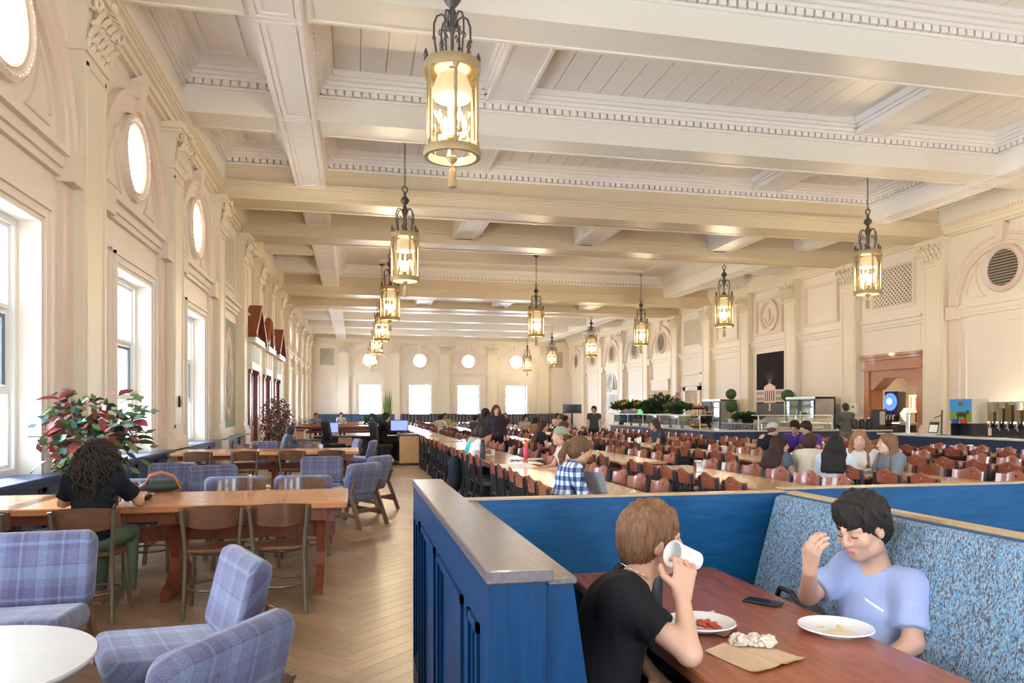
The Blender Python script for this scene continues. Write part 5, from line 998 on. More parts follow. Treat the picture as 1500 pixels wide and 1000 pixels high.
t = thing('desk_run', 'long black topped reception worktop behind the office chairs', 'desk', (.1, 22.4, 0)); m = MB(); m.bbox(-1.3, 1.2, -.4, .4, .74, .78, .006); m.build('worktop', BLACKP, t); m = MB(); m.box(-1.2, 1.15, .3, .36, .06, .74); m.build('modesty_panel', BLACKM, t); m = MB(); [m.box(x_, x_ + .05, -.35, .35, 0, .74) for x_ in (-1.25, -.4, .5, 1.1)]; m.build('legs', BLACKM, t); m = MB(); m.box(-.6, -.2, -.36, -.3, .5, .74); m.build('drawer', DESKW, t)
def monitor(label, p, rz, z): t = thing('computer_monitor', label, 'monitor', (p[0], p[1], z), rz); m = MB(); m.bbox(-.26, .26, -.02, .02, .08, .40, .008); m.build('bezel', BLACKP, t); m = MB(); m.box(-.24, .24, -.026, -.02, .10, .38); m.build('screen', SCREENB, t); m = MB(); m.box(-.03, .03, 0, .04, 0, .2); m.bbox(-.12, .12, -.08, .1, 0, .012, .003); m.build('stand', BLACKP, t)
monitor('blue lit computer monitor in front of the woman in black', (1.22, 21.3), .2, .86); monitor('blue lit monitor on worktop beside empty office chair', (-.75, 22.3), .25, .78)
def office(label, x, y, rz):
    t = thing('office_chair', label, 'chair', (x, y, 0), rz); m = MB(); cushion(m, .5, .48, .09, Matrix.Translation((0, 0, .55)), .03); m.build('seat', BLACKP, t, True); m = MB(); cushion(m, .46, .56, .08, Matrix.Translation((0, -.25, .95)) @ Matrix.Rotation(R(100), 4, 'X'), .03); m.build('backrest', BLACKP, t, True)
    m = MB(); m.tube([(0, 0, .1), (0, 0, .52)], .03, 10); m.bar((0, -.1, .5), (0, -.26, .75), .06, .02); m.build('column', BLACKM, t)
    for k in range(5): q = 2*math.pi*k/5; m = MB(); m.bar((0, 0, .10), (.28*math.cos(q), .28*math.sin(q), .06), .04, .03); lg = m.build('base_leg', BLACKM, t); m = MB(); m.lathe([(.01, -.03), (.03, -.03), (.03, .03), (.01, .03)], (.28*math.cos(q), .28*math.sin(q), .03), 10); m.build('caster', BLACKP, lg)
office('empty black office chair behind second trestle table', *gz(490, 680, 0).xy, R(-60)); office('black office chair under the woman in black at reception', .72, 20.75, R(-65))
t = thing('waste_bin', 'round dark bin behind reception worktop', 'bin', (.25, 21.4, 0)); m = MB(); m.lathe([(.16, 0), (.19, .5), (.17, .5), (.15, .02)], n=20); m.build('drum', BLACKP, t, True, 40); m = MB(); m.tube([(.185*math.cos(q), .185*math.sin(q), .5) for q in arc(0, 6.283, 21)], .01, 6, False); m.build('rim', BLACKM, t)
# ================================================================== POTTED PLANTS BY THE WINDOWS
LR = [solid('leaf_red', (.30, .055, .06), .5), solid('leaf_green', (.07, .13, .055), .42), solid('leaf_olive', (.16, .17, .06), .45), solid('leaf_blue_green', (.10, .20, .20), .35), solid('leaf_deep', (.03, .075, .035), .4)]
lm_ = []
for mt in LR:
    m = MB(); rows = []
    for s_, w in ((0, .004), (.2, .028), (.45, .042), (.7, .034), (.9, .014), (1, .001)): rows.append([(-w, .15*s_, .012*s_ - .05*s_*s_ + .010), (0, .15*s_, .012*s_ - .05*s_*s_), (w, .15*s_, .012*s_ - .05*s_*s_ + .010)])
    m.loft(rows, closed=False); lm_.append(m.mesh('leaf', mt, True, fix=False))
t = thing('potted_shrub', 'red and green leafy potted shrub behind curly haired woman', 'plant', (-2.95, 9.0, 0)); m = MB(); m.lathe([(.17, 0), (.22, .40), (.24, .42), (.20, .42)], n=24); m.build('pot', BLACKP, t, True, 40); rnd = random.Random(21)
tips = []
for k in range(13):
    a = rnd.uniform(0, 6.28); r_ = rnd.uniform(.12, .55); z1 = rnd.uniform(1.0, 1.72); pts = [(0, 0, .4), (r_*.25*math.cos(a), r_*.25*math.sin(a), .4 + (z1 - .4)*.5), (r_*math.cos(a), r_*math.sin(a), z1)]; m = MB(); m.tube(pts, [.012, .009, .004], 5); m.build('branch', WALNUT, t); tips.append(pts)
for k in range(285):
    pts = tips[k % 13]; s_ = rnd.uniform(.35, 1.0); a_ = Vector(pts[1]).lerp(Vector(pts[2]), s_) + Vector((rnd.gauss(0, .10), rnd.gauss(0, .10), rnd.gauss(0, .10)))
    if a_.z < .55: a_.z = .55 + rnd.random()*.4
    a_.x = max(a_.x, -.42)
    side = (-a_.x*.0 + a_.y*-.75 + (a_.z - 1.3)*.9); red = rnd.random() < max(.05, min(.85, .25 + side*1.3)); i = 0 if red else rnd.choice((1, 1, 1, 2, 2, 3, 3, 4))
    o = link('leaf', lm_[i], t, a_); o.rotation_euler = (rnd.uniform(-.7, .5), rnd.uniform(-.5, .5), math.atan2(-a_.x, a_.y) + rnd.uniform(-1.2, 1.2)); sc = rnd.uniform(.8, 1.5); o.scale = (sc, sc, sc)
g = MB()
for k in range(520):
    pts = tips[k % 13]; a_ = Vector(pts[1]).lerp(Vector(pts[2]), rnd.uniform(.1, 1.0)) + Vector((rnd.gauss(0, .12), rnd.gauss(0, .12), rnd.gauss(0, .12))); a_.z = max(a_.z, .5); a_.x = max(a_.x, -.45)
    d_ = Vector((a_.x + rnd.gauss(0, .3), a_.y + rnd.gauss(0, .3), rnd.gauss(0, .3))).normalized(); s_ = d_.orthogonal().normalized()*.035; L = rnd.uniform(.09, .16); g.mi = rnd.choice((0, 1, 1, 2, 3, 4)); g.add([a_, a_ + d_*L*.45 + s_, a_ + d_*L, a_ + d_*L*.45 - s_], [(0, 1, 2, 3)])
tag(g.build('inner_foliage', LR, t, fix=False), kind='stuff')
t = thing('potted_shrub', 'dense dark maroon potted shrub before the mahogany doors', 'plant', (-1.95, 19.3, 0)); m = MB(); m.lathe([(.20, 0), (.26, .45), (.28, .48), (.22, .48)], n=24); m.build('pot', BLACKP, t, True, 40); m = MB(); [m.tube([(0, 0, .45), (.1*math.cos(k), .1*math.sin(k), .9), (.3*math.cos(k*1.3), .3*math.sin(k*1.3), 1.5)], .014, 5) for k in range(7)]; m.build('stems', WALNUT, t)
g = MB()
for k in range(1100):
    q = Vector((rnd.gauss(0, 1), rnd.gauss(0, 1), rnd.gauss(0, 1))).normalized()*rnd.random()**.4; p = Vector((q.x*.42, q.y*.42, 1.18 + q.z*.72)); d_ = Vector((rnd.gauss(0, 1), rnd.gauss(0, 1), rnd.gauss(0, .6))).normalized(); s_ = d_.orthogonal().normalized()*.026; L = .085; g.mi = rnd.choice((0, 0, 0, 1)); g.add([p, p + d_*L*.5 + s_, p + d_*L, p + d_*L*.5 - s_], [(0, 1, 2, 3)])
tag(g.build('foliage', [solid('leaf_maroon', (.085, .025, .028), .5), solid('leaf_brown_green', (.06, .05, .03), .5)], t, fix=False), kind='stuff')
# banquettes below the far windows and along the far left
STRIPE, n_, b_ = pbsdf('striped_grey_fabric', (.1, .1, .12), .8); mp = mapped(n_, (1, 1, 1)); wv = N(n_, 'ShaderNodeTexWave'); wv.bands_direction = 'X'; wv.inputs['Scale'].default_value = 1.1; wv.inputs['Distortion'].default_value = 1.0; n_.links.new(mp.outputs[0], wv.inputs['Vector']); rr = ramp(n_, [(.3, (.045, .045, .06)), (.8, (.17, .16, .17))], wv.outputs[0]); n_.links.new(rr.outputs[0], b_.inputs['Base Color'])
for k, (x0, x1, y, lb, mt) in enumerate(((3.6, 10.4, 60.6, 'grey striped banquette below the middle far windows', STRIPE), (10.8, 17.6, 60.6, 'grey striped banquette below the right far windows', STRIPE), (-3.0, 3.0, 58.0, 'blue panelled banquette at the far left corner', NAVYW))):
    t = thing('banquette', lb, 'bench', ((x0 + x1)/2, y, 0)); hw = (x1 - x0)/2; m = MB(); m.bbox(-hw, hw, .2, .45, 0, 1.22, .03); m.build('back', mt, t); m = MB(); m.bbox(-hw, hw, -.35, .2, .1, .46, .03); m.build('seat', NAVY, t)
    n2 = 9
    for j in range(n2): a = -hw + 2*hw*j/n2; m = MB(); m.bbox(a + .02, a + 2*hw/n2 - .02, .15, .2, .5, 1.18, .02); m.build('back_panel', mt, t)
# ================================================================== PEOPLE: one smooth skin per body, clothes and hair over it
class SDF:
    def __init__(s, lo, hi, h):
        s.h = h; s.lo = np.array(lo, np.float32); n = np.ceil((np.array(hi) - np.array(lo)) / h).astype(int) + 1
        s.ax = [s.lo[i] + h*np.arange(n[i], dtype=np.float32) for i in range(3)]; s.V = np.full(n, .3, np.float32)
    def box(s, lo, hi):
        sl = []
        for i in range(3):
            a = int(max(0, math.floor((lo[i] - s.lo[i])/s.h))); b = int(min(len(s.ax[i]), math.ceil((hi[i] - s.lo[i])/s.h) + 1))
            if b <= a: return None, None
            sl.append(slice(a, b))
        return tuple(sl), np.meshgrid(*[s.ax[i][sl[i]] for i in range(3)], indexing='ij', sparse=True)
    def put(s, sl, d, k, sub=False):
        A = s.V[sl]
        if sub: d = -d; h = np.clip(.5 - .5*(A - d)/k, 0, 1); s.V[sl] = A + (d - A)*h + k*h*(1 - h)
        else: h = np.clip(.5 + .5*(d - A)/k, 0, 1); s.V[sl] = d + (A - d)*h - k*h*(1 - h)
    def cone(s, a, b, ra, rb, k=.02, sub=False, flat=None, wave=0):
        a = np.array(a, np.float32); b = np.array(b, np.float32); m = max(ra, rb) + k + 2*s.h
        sl, g = s.box(np.minimum(a, b) - m, np.maximum(a, b) + m)
        if sl is None: return
        ba = b - a; L = float(ba @ ba) + 1e-9; P = [g[i] - a[i] for i in range(3)]; t = (P[0]*ba[0] + P[1]*ba[1] + P[2]*ba[2])/L; tc = np.clip(t, 0, 1)
        d = np.sqrt(sum((P[i] - tc*ba[i])**2 for i in range(3))) - (ra + (rb - ra)*tc)
        if flat: d = np.maximum(d, (t - flat)*math.sqrt(L))
        if wave: d = d + wave*np.sin(g[2]*70 + g[0]*40)*np.sin(g[0]*90 + g[1]*70)
        s.put(sl, d, k, sub)
    def ell(s, c, r, k=.02, sub=False, M=None, wave=None):
        c = np.array(c, np.float32); m = max(r) + k + 2*s.h; sl, g = s.box(c - m, c + m)
        if sl is None: return
        P = [g[i] - c[i] for i in range(3)]
        if M is not None: P = [M[0][i]*P[0] + M[1][i]*P[1] + M[2][i]*P[2] for i in range(3)]       # inverse rotation
        q = np.sqrt(sum((P[i]/r[i])**2 for i in range(3))); q2 = np.sqrt(sum((P[i]/(r[i]**2))**2 for i in range(3))) + 1e-9; d = q*(q - 1)/q2
        if wave: amp, f = wave; ph = np.arctan2(P[1], P[0]); d = d + amp*np.sin(ph*f + P[2]*25)*np.clip(np.sqrt(P[0]**2 + P[1]**2)/max(r)*1.6, 0, 1)
        s.put(sl, d, k, sub)
    def halfspace(s, p, n):                                # cut away everything on the side n points to
        n = np.array(n, np.float32); g = np.meshgrid(*s.ax, indexing='ij', sparse=True); d = sum((g[i] - p[i])*n[i] for i in range(3)); s.V = np.maximum(s.V, d.astype(np.float32))
    def mesh(s, name, mat):
        V = s.V; h = s.h; V[0], V[-1], V[:, 0], V[:, -1], V[:, :, 0], V[:, :, -1] = (.05,)*6; nx, ny, nz = V.shape; ins = V < 0
        acc = np.zeros((nx - 1, ny - 1, nz - 1, 3), np.float32); cnt = np.zeros((nx - 1, ny - 1, nz - 1), np.int16)
        o = ((0, 0), (0, 1), (1, 0), (1, 1))
        cs = ins[:-1, :-1, :-1].astype(np.int8)
        for dx in (0, 1):
            for dy in (0, 1):
                for dz in (0, 1):
                    if dx + dy + dz: cs = cs + ins[dx:nx-1+dx, dy:ny-1+dy, dz:nz-1+dz]
        act = (cs > 0) & (cs < 8); I = np.argwhere(act); 
        if len(I) == 0: return None
        C = {}
        for dx in (0, 1):
            for dy in (0, 1):
                for dz in (0, 1): C[dx, dy, dz] = V[I[:, 0] + dx, I[:, 1] + dy, I[:, 2] + dz]
        P = np.zeros((len(I), 3), np.float32); K = np.zeros(len(I), np.float32)
        for ax in range(3):
            for a, b in o:
                c0 = [a, b]; c0.insert(ax, 0); c1 = [a, b]; c1.insert(ax, 1); v0, v1 = C[tuple(c0)], C[tuple(c1)]; m = (v0 < 0) != (v1 < 0); t = np.where(m, v0/np.where(m, v0 - v1, 1), 0)
                q = np.tile(np.array(c0, np.float32), (len(I), 1)); q[:, ax] = t; P += q*m[:, None]; K += m
        P = (P/K[:, None] + I)*h + s.lo; idx = np.full(act.shape, -1, np.int32); idx[tuple(I.T)] = np.arange(len(I)); quads = []
        for ax in range(3):
            s0 = [slice(1, -1)]*3; s1 = [slice(1, -1)]*3; s0[ax] = slice(0, -1); s1[ax] = slice(1, None)
            e = ins[tuple(s0)] != ins[tuple(s1)]; w = np.argwhere(e); fl = ins[tuple(s0)][tuple(w.T)]; base = w + 1; base[:, ax] -= 1
            u, v = (ax + 1) % 3, (ax + 2) % 3; du = np.zeros(3, int); du[u] = 1; dv = np.zeros(3, int); dv[v] = 1
            q = [idx[tuple(x.T)] for x in (base - du - dv, base - dv, base, base - du)]; q = np.stack(q, 1); q[~fl] = q[~fl][:, ::-1]; quads.append(q)
        Q = np.concatenate(quads); Q = Q[(Q >= 0).all(1)]; me = bpy.data.meshes.new(name); me.from_pydata(P.tolist(), [], Q.tolist()); me.materials.append(mat); me.polygons.foreach_set('use_smooth', [True]*len(me.polygons)); me.update(); return me
SKIN = {}
def skin(c=(.62, .36, .25)):
    k = 'skin_%d' % int(c[0]*1000)
    if k not in MATS: m, n, b = pbsdf(k, c, .5); b.inputs['Subsurface Weight'].default_value = .08; b.inputs['Subsurface Radius'].default_value = (.01, .004, .002)
    return MATS[k]
def cloth(name, col, rough=.85):
    if name not in MATS: m, n, b = pbsdf(name, col, rough, spec=.15, sheen=.15 if max(col) > .15 else 0.0); mp = mapped(n, (6, 6, 2.0)); t = noise(n, mp, 3.0, 3); bump(n, b, t.outputs[0], .03, .35)
    return MATS[name]
def hairm(col):
    k = 'hair_%d_%d' % (int(col[0]*1000), int(col[1]*1000))
    if k not in MATS: m, n, b = pbsdf(k, col, .6, spec=.25); mp = mapped(n, (60, 60, 6)); t = noise(n, mp, 2.0, 3); r = ramp(n, [(.3, tuple(c*.55 for c in col)), (.7, tuple(min(1, c*1.5) for c in col))], t.outputs[0]); n.links.new(r.outputs[0], b.inputs['Base Color']); bump(n, b, t.outputs[0], .01, .6)
    return MATS[k]
def V3(p): return np.array(p, float)
def rotx(p, a, o): p = V3(p) - o; c, s = math.cos(a), math.sin(a); return np.array([p[0], p[1]*c + p[2]*s, -p[1]*s + p[2]*c]) + o      # lean forward (+y) for positive a
def pose(kind='sit', lean=0.0, seat=.47, arms='table', tall=1.0, **ov):
    J = {}
    if kind == 'sit':
        o = V3((0, 0, seat + .09)); J.update(pel=o, hipL=o + (-.09, .02, -.02), hipR=o + (.09, .02, -.02), kneL=V3((-.11, .44, seat + .06)), kneR=V3((.11, .44, seat + .06)), ankL=V3((-.11, .40, .09)), ankR=V3((.11, .42, .09)))
    else:
        o = V3((0, 0, .93)); J.update(pel=o, hipL=o + (-.09, 0, -.03), hipR=o + (.09, 0, -.03), kneL=V3((-.10, .02, .50)), kneR=V3((.10, .04, .50)), ankL=V3((-.10, -.02, .09)), ankR=V3((.10, .0, .09)))
    up = dict(wai=(0, -.01, .17), che=(0, -.02, .37), nec=(0, -.01, .53), hed=(0, .03, .675), shL=(-.175, -.02, .47), shR=(.175, -.02, .47))
    if arms == 'table': up.update(elL=(-.24, .12, .25), elR=(.24, .12, .25), wrL=(-.14, .36, .25), wrR=(.14, .36, .25))
    elif arms == 'down': up.update(elL=(-.23, -.02, .20), elR=(.23, -.02, .20), wrL=(-.22, .08, -.03), wrR=(.22, .08, -.03))
    elif arms == 'lap': up.update(elL=(-.23, .04, .22), elR=(.23, .04, .22), wrL=(-.08, .24, .10), wrR=(.08, .24, .10))
    elif arms == 'chin': up.update(elL=(-.18, .26, .24), elR=(.22, .14, .25), wrL=(-.06, .20, .48), wrR=(.12, .36, .26))
    for k, p in up.items():
        q = o + V3(p)*tall; J[k] = rotx(q, lean, o)
    for k, p in ov.items(): J[k] = V3(p)
    return J
def hand(S, wr, d, n, side, curl=.6, sc=1.0, k=.006, fine=True):
    d = V3(d)/np.linalg.norm(d); n = V3(n); n = n - d*(n @ d); n /= np.linalg.norm(n); x = np.cross(d, n)*side                       # x towards the thumb
    pc = wr + d*.05*sc
    if not fine: S.ell(pc + d*.02, (.035, .035, .035), .02); S.cone(wr, wr + d*.1, .027, .024, .02); return
    for t in (-.028, -.010, .010, .026): S.cone(wr + d*.005 + x*t*.6, wr + d*.085*sc + x*t, .016, .0125, .012)
    L = (.062, .078, .083, .074); off = (-.032, -.011, .011, .031)
    for f in range(4):
        p = wr + d*.088*sc + x*off[f]; v = d.copy(); ang = 0
        for j, fr in enumerate((.45, .32, .23)):
            ang += curl*(.75 if j == 0 else 1.0); v = d*math.cos(ang) + n*math.sin(ang); q = p + v*L[f]*fr*sc; S.cone(p, q, .0092 - .0008*j, .0086 - .0008*j, k); p = q
    p = wr + d*.025 + x*.028; q = p + (d*.55 + x*.75 + n*.25)*.045; S.cone(p, q, .0135, .011, .01); r = q + (d*.8 + x*.15 + n*(.25 + .4*curl))*.034; S.cone(q, r, .0105, .0095, k); S.cone(r, r + (d*.75 - x*.1 + n*(.3 + .5*curl))*.026, .0095, .008, k)
def head_rot(yaw=0, pitch=0, roll=0): return np.array(Matrix.Rotation(yaw, 3, 'Z') @ Matrix.Rotation(pitch, 3, 'X') @ Matrix.Rotation(roll, 3, 'Y'))
def head(S, c, M, female=False, fine=True):
    P = lambda *p: c + M @ V3(p); k = .02
    S.ell(P(0, -.012, .038), (.076, .096, .088), k, M=M); S.ell(P(0, .026, -.04), (.056, .068, .078), .03, M=M); S.ell(P(0, .058, -.092), (.027, .024, .020), .03, M=M)
    if not fine: S.cone(P(0, .088, .01), P(0, .104, -.022), .010, .013, .012); S.cone(P(-.03, .082, .03), P(.03, .082, .03), .012, .012, .02); return
    for sx in (-1, 1):
        S.cone(P(sx*.012, .088, .026), P(sx*.046, .070, .024), .011, .010, .014); S.ell(P(sx*.031, .098, .004), (.019, .016, .012), .012, True, M); S.ell(P(sx*.031, .075, .005), (.0135, .013, .0125), .003, M=M)
        S.ell(P(sx*.043, .060, -.025), (.022, .022, .022), .025, M=M); S.ell(P(sx*.075, -.004, -.008), (.010, .021, .033), .006, M=M); S.ell(P(sx*.083, -.0, -.004), (.006, .012, .018), .006, True, M); S.ell(P(sx*.048, .015, -.075), (.022, .035, .025), .03, M=M)
    S.cone(P(0, .090, .02), P(0, .110, -.020), .0085, .0115, .010); S.ell(P(0, .112, -.026), (.0115, .011, .009), .008, M=M)
    for sx in (-1, 1): S.ell(P(sx*.012, .100, -.029), (.0085, .010, .007), .006, M=M)
    S.cone(P(-.020, .084, -.057), P(0, .093, -.054), .0055, .0075, .006); S.cone(P(.020, .084, -.057), P(0, .093, -.054), .0055, .0075, .006); S.cone(P(-.017, .084, -.068), P(.017, .084, -.068), .0075, .0075, .006); S.cone(P(-.022, .096, -.0615), P(.022, .096, -.0615), .002, .002, .004, True)
def person(label, loc, rz, J, shirt=(.5, .5, .5), pants=(.03, .035, .05), hair='short', hcol=(.06, .035, .02), sk=(.56, .32, .22), h=.014, yaw=0, pitch=0, roll=0, sleeve=.5, bare_legs=False, female=False, shirtmat=None, handL=None, handR=None, shoes=(.05, .05, .05), legs=True, neckr=.05, feat=None, group=None, z=0.0, bulk=1.0):
    t = thing('person', label, 'person', (loc[0], loc[1], z), rz, group); fine = h < .009; M = head_rot(yaw, pitch, roll); hd = J['hed']; allp = np.array(list(J.values())); lo, hi = allp.min(0) - .17, allp.max(0) + .17; hi[2] = max(hi[2], hd[2] + .16)
    if not legs: lo[2] = J['pel'][2] - .22
    S = SDF(lo, hi, h); P = lambda *p: hd + M @ V3(p)
    head(S, hd, M, female, fine or h < .012); S.cone(J['nec'] + (0, 0, -.05), P(0, -.015, -.06), .056 if not female else .048, .050 if not female else .042, .03)
    S.ell(J['che'] + (0, .0, .05), (.13, .085, .13), .04); S.ell(J['pel'], (.12, .09, .1), .04); S.cone(J['che'], J['pel'], .09, .1, .04)
    for sd in 'LR':
        sh, el, wr = J['sh' + sd], J['el' + sd], J['wr' + sd]; S.cone(J['nec'] + (0, 0, -.04), sh, .045, .045, .04); S.cone(sh, el, .046*bulk, .037*bulk, .03); S.cone(el, wr, .039*bulk, .026*bulk, .02); hn = (handL if sd == 'L' else handR) or {}
        d = hn.get('d', (wr - el)/np.linalg.norm(wr - el)); hand(S, wr, d, hn.get('n', (0, 0, -1)), -1 if sd == 'L' else 1, hn.get('curl', .45), 1.0, fine=fine)
        if legs: S.cone(J['hip' + sd], J['kne' + sd], .078, .052, .03); S.cone(J['kne' + sd], J['ank' + sd], .054, .034, .02)
    link('body', S.mesh('body', skin(sk)), t)
    # shirt
    T = SDF(lo, hi, h); b = bulk; tm = shirtmat or cloth('cloth_%d_%d_%d' % tuple(int(c*999) for c in shirt), shirt); ax = J['che'] - J['pel']; ang = math.atan2(ax[1], ax[2]); MT = np.array(Matrix.Rotation(-ang, 3, 'X'))
    T.ell(J['che'] + MT @ V3((0, .005, .02)), (.172*b, .118*b, .165), .05, M=MT); T.ell(J['wai'], (.155*b, .118*b, .15), .06, M=MT); T.ell(J['pel'] + (0, 0, .02), (.168*b, .132*b, .115), .06, M=MT); T.cone(J['shL'], J['shR'], .066, .066, .05)
    if female and fine is not None: [T.ell(J['che'] + MT @ V3((sx*.07, .085, -.02)), (.058, .05, .055), .03, M=MT) for sx in (-1, 1)]
    for sd in 'LR':
        sh, el, wr = J['sh' + sd], J['el' + sd], J['wr' + sd]; T.cone(J['nec'] + (0, -.012, -.055), sh, .058, .062, .04); T.cone(J['nec'] + (0, -.012, -.055), sh + (0, .0, -.05), .05, .06, .04)
        if sleeve <= 1: T.cone(sh, sh + (el - sh)*sleeve*1.25, .065*b, .066*b, .03, flat=.8, wave=.002 if fine else 0)
        else: T.cone(sh, el, .062*b, .054*b, .03, wave=.002 if fine else 0); T.cone(el, wr, .054*b, .042*b, .02, flat=.95)
    nb = J['nec'] + (0, .02, .03); T.ell(nb, (neckr + .012, neckr + .022, .058), .012, True)
    link('shirt', T.mesh('shirt', tm), t)
    if legs:
        Q = SDF(lo, hi, h); pm = cloth('cloth_%d_%d_%d' % tuple(int(c*999) for c in pants), pants); Q.ell(J['pel'] + (0, 0, -.03), (.162*b, .128*b, .11), .05)
        for sd in 'LR':
            k_, a_, hp = J['kne' + sd], J['ank' + sd], J['hip' + sd]
            if bare_legs: Q.cone(hp, hp + (k_ - hp)*.75, .093, .085, .03, flat=.85)
            else: Q.cone(hp, k_, .09, .068, .03); Q.cone(k_, a_, .068, .052, .02, flat=.97)
        link('trousers', Q.mesh('trousers', pm), t); m = MB()
        for sd in 'LR': a_ = J['ank' + sd]; fwd = V3((0, 1, 0)); m.ell(a_ + (0, .055, -.045), (.046, .125, .045), 12, 7); m.box(a_[0] - .045, a_[0] + .045, a_[1] - .07, a_[1] + .17, max(0, a_[2] - .09), max(0, a_[2] - .09) + .025)
        m.build('shoes', cloth('shoe_%d' % int(shoes[0]*999), shoes, .5), t, True, 50)
    # hair
    hm = hairm(hcol); hl, hh = hd - .2, hd + .2
    if hair in ('long', 'pony', 'curly', 'longback'): hl = np.minimum(hl, J['che'] - (.2, .25, .16)); hh = np.maximum(hh, J['che'] + (.2, .2, 0))
    K = SDF(hl, hh, min(h, .010)); wv = (.0035, 40)
    if hair == 'hood': K.ell(P(0, -.02, .02), (.10, .115, .12), .02, M=M); K.ell(P(0, .10, -.02), (.07, .08, .09), .03, True, M)
    elif hair == 'cap':
        K.ell(P(0, -.012, .055), (.086, .106, .084), .01, M=M); K.ell(P(0, .02, -.09), (.2, .2, .105), .005, True, M); K.cone(P(-.045, -.11, .035), P(.045, -.11, .035), .014, .014, .02); K.cone(P(-.03, -.15, .015), P(.03, -.15, .015), .010, .010, .03)
    else:
        K.ell(P(0, -.020, .045), (.091, .110, .097), .02, M=M, wave=wv); K.ell(P(0, -.05, -.015), (.083, .075, .085), .03, M=M, wave=wv)
        if hair in ('mop', 'fringe'):
            rnd = random.Random(4)
            for q in range(46):
                a = rnd.uniform(-2.6, 2.6); e = rnd.uniform(.2, 1.25); p0 = (.085*math.sin(a)*math.cos(e), -.015 + .10*math.cos(a)*math.cos(e), .05 + .092*math.sin(e)); p1 = (p0[0]*1.2, p0[1]*1.2 + .004, p0[2] - rnd.uniform(.02, .06)); K.cone(P(*p0), P(*p1), .016, .005, .006)
        K.ell(P(0, .125, -.045), (.078, .085, .098 if hair != 'fringe' else .085), .012, True, M)
        if hair in ('fringe', 'mop'):
            for q in arc(-.062, .062, 15):            
                rq = random.Random(int(q*1000)); e_ = rq.uniform(.025, .06); K.cone(P(q*.85, .052, .108), P(q*1.1 + rq.uniform(-.01, .01), .086 - abs(q)*.38, .01 + e_), .013, .0035, .01)
        if hair in ('long', 'longback'):
            ln = .30 if hair == 'long' else .36
            for sx in (-1, -.5, 0, .5, 1): 
                mid = J['nec'] + V3((sx*.10, (-.10 + .03*abs(sx)) if hair == 'longback' else (-.05 + .07*abs(sx)), .0)); end = J['che'] + MT @ V3((sx*.11, (-.155 + .02*abs(sx)) if hair == 'longback' or abs(sx) < .9 else .10, .06 - ln*.35))
                K.cone(P(sx*.075, -.055 + .02*abs(sx), -.0), mid, .045, .042, .03, wave=.003); K.cone(mid, end, .044, .03, .03, wave=.003)
            K.ell(P(0, .10, -.05), (.062, .07, .12), .012, True, M)
        if hair == 'pony':
            K.cone(P(0, -.11, .045), P(0, -.15, .02), .022, .03, .02); K.cone(P(0, -.15, .02), hd + M @ V3((0, -.17, -.08)), .034, .036, .02, wave=.004); K.cone(hd + M @ V3((0, -.17, -.08)), hd + M @ V3((0, -.13, -.25)), .036, .012, .02, wave=.004)
        for sx in (-1, 1):
            if hair in ('short', 'fringe', 'mop'): K.ell(P(sx*.088, .012, -.022), (.022, .024, .036), .01, True, M)
    me = K.mesh('hair', hm if hair not in ('cap', 'hood') else cloth('cap_%d' % int(hcol[1]*999), hcol))
    if me: link('cap' if hair == 'cap' else ('hood' if hair == 'hood' else 'hair'), me, t)
    if hair == 'cap':
        K = SDF(hl, hh, .008); K.ell(P(0, -.03, .01), (.082, .092, .085), .02, M=M, wave=wv); K.ell(P(0, .12, -.03), (.09, .11, .12), .01, True, M); K.ell(P(0, 0, .12), (.2, .2, .085), .005, True, M); me = K.mesh('hair', hairm((.13, .07, .035))); link('hair', me, t)
    if feat:                                               # eyes, brows and lips where the face can be seen
        em = MATS.get('eye_dark') or solid('eye_dark', (.02, .012, .01), .25); lp = MB()
        for sx in (-1, 1):
            e, br = MB(), MB()
            if feat == 'closed': e.tube([P(sx*(.031 + q), .0905 - abs(q)*.28, -.0035 + q*q*18) for q in arc(-.014, .014, 7)], .0022, 5)
            else: e.ell(P(sx*.031, .0855, .005), (.0062, .0042, .0062), 8, 5, Matrix([list(r) for r in M]))
            br.tube([P(sx*(.014 + .036*q), .1015 - .030*q*q - .004, .031 + .004*math.sin(q*2.4)) for q in arc(0, 1, 6)], [.0035, .005, .005, .0045, .0035, .002], 6)
            e.build('eye', em, t, True); br.build('eyebrow', hm, t, True)
        lp.tube([P(q, .0995 - 14*q*q, -.061 + .0015*math.cos(q*150)) for q in arc(-.019, .019, 7)], [.002, .0045, .005, .005, .005, .0045, .002], 6)
        lp.build('lips', MATS.get('lip') or solid('lip', (.42, .16, .13), .45), t, True)
    return t, P
def rzf(dx, dy): return math.atan2(-dx, dy)                 # heading so that local +y points along (dx, dy)
def to_local(w, loc, rz): d = Vector((w[0] - loc[0], w[1] - loc[1])); c, s = math.cos(-rz), math.sin(-rz); return V3((d.x*c - d.y*s, d.x*s + d.y*c, w[2]))
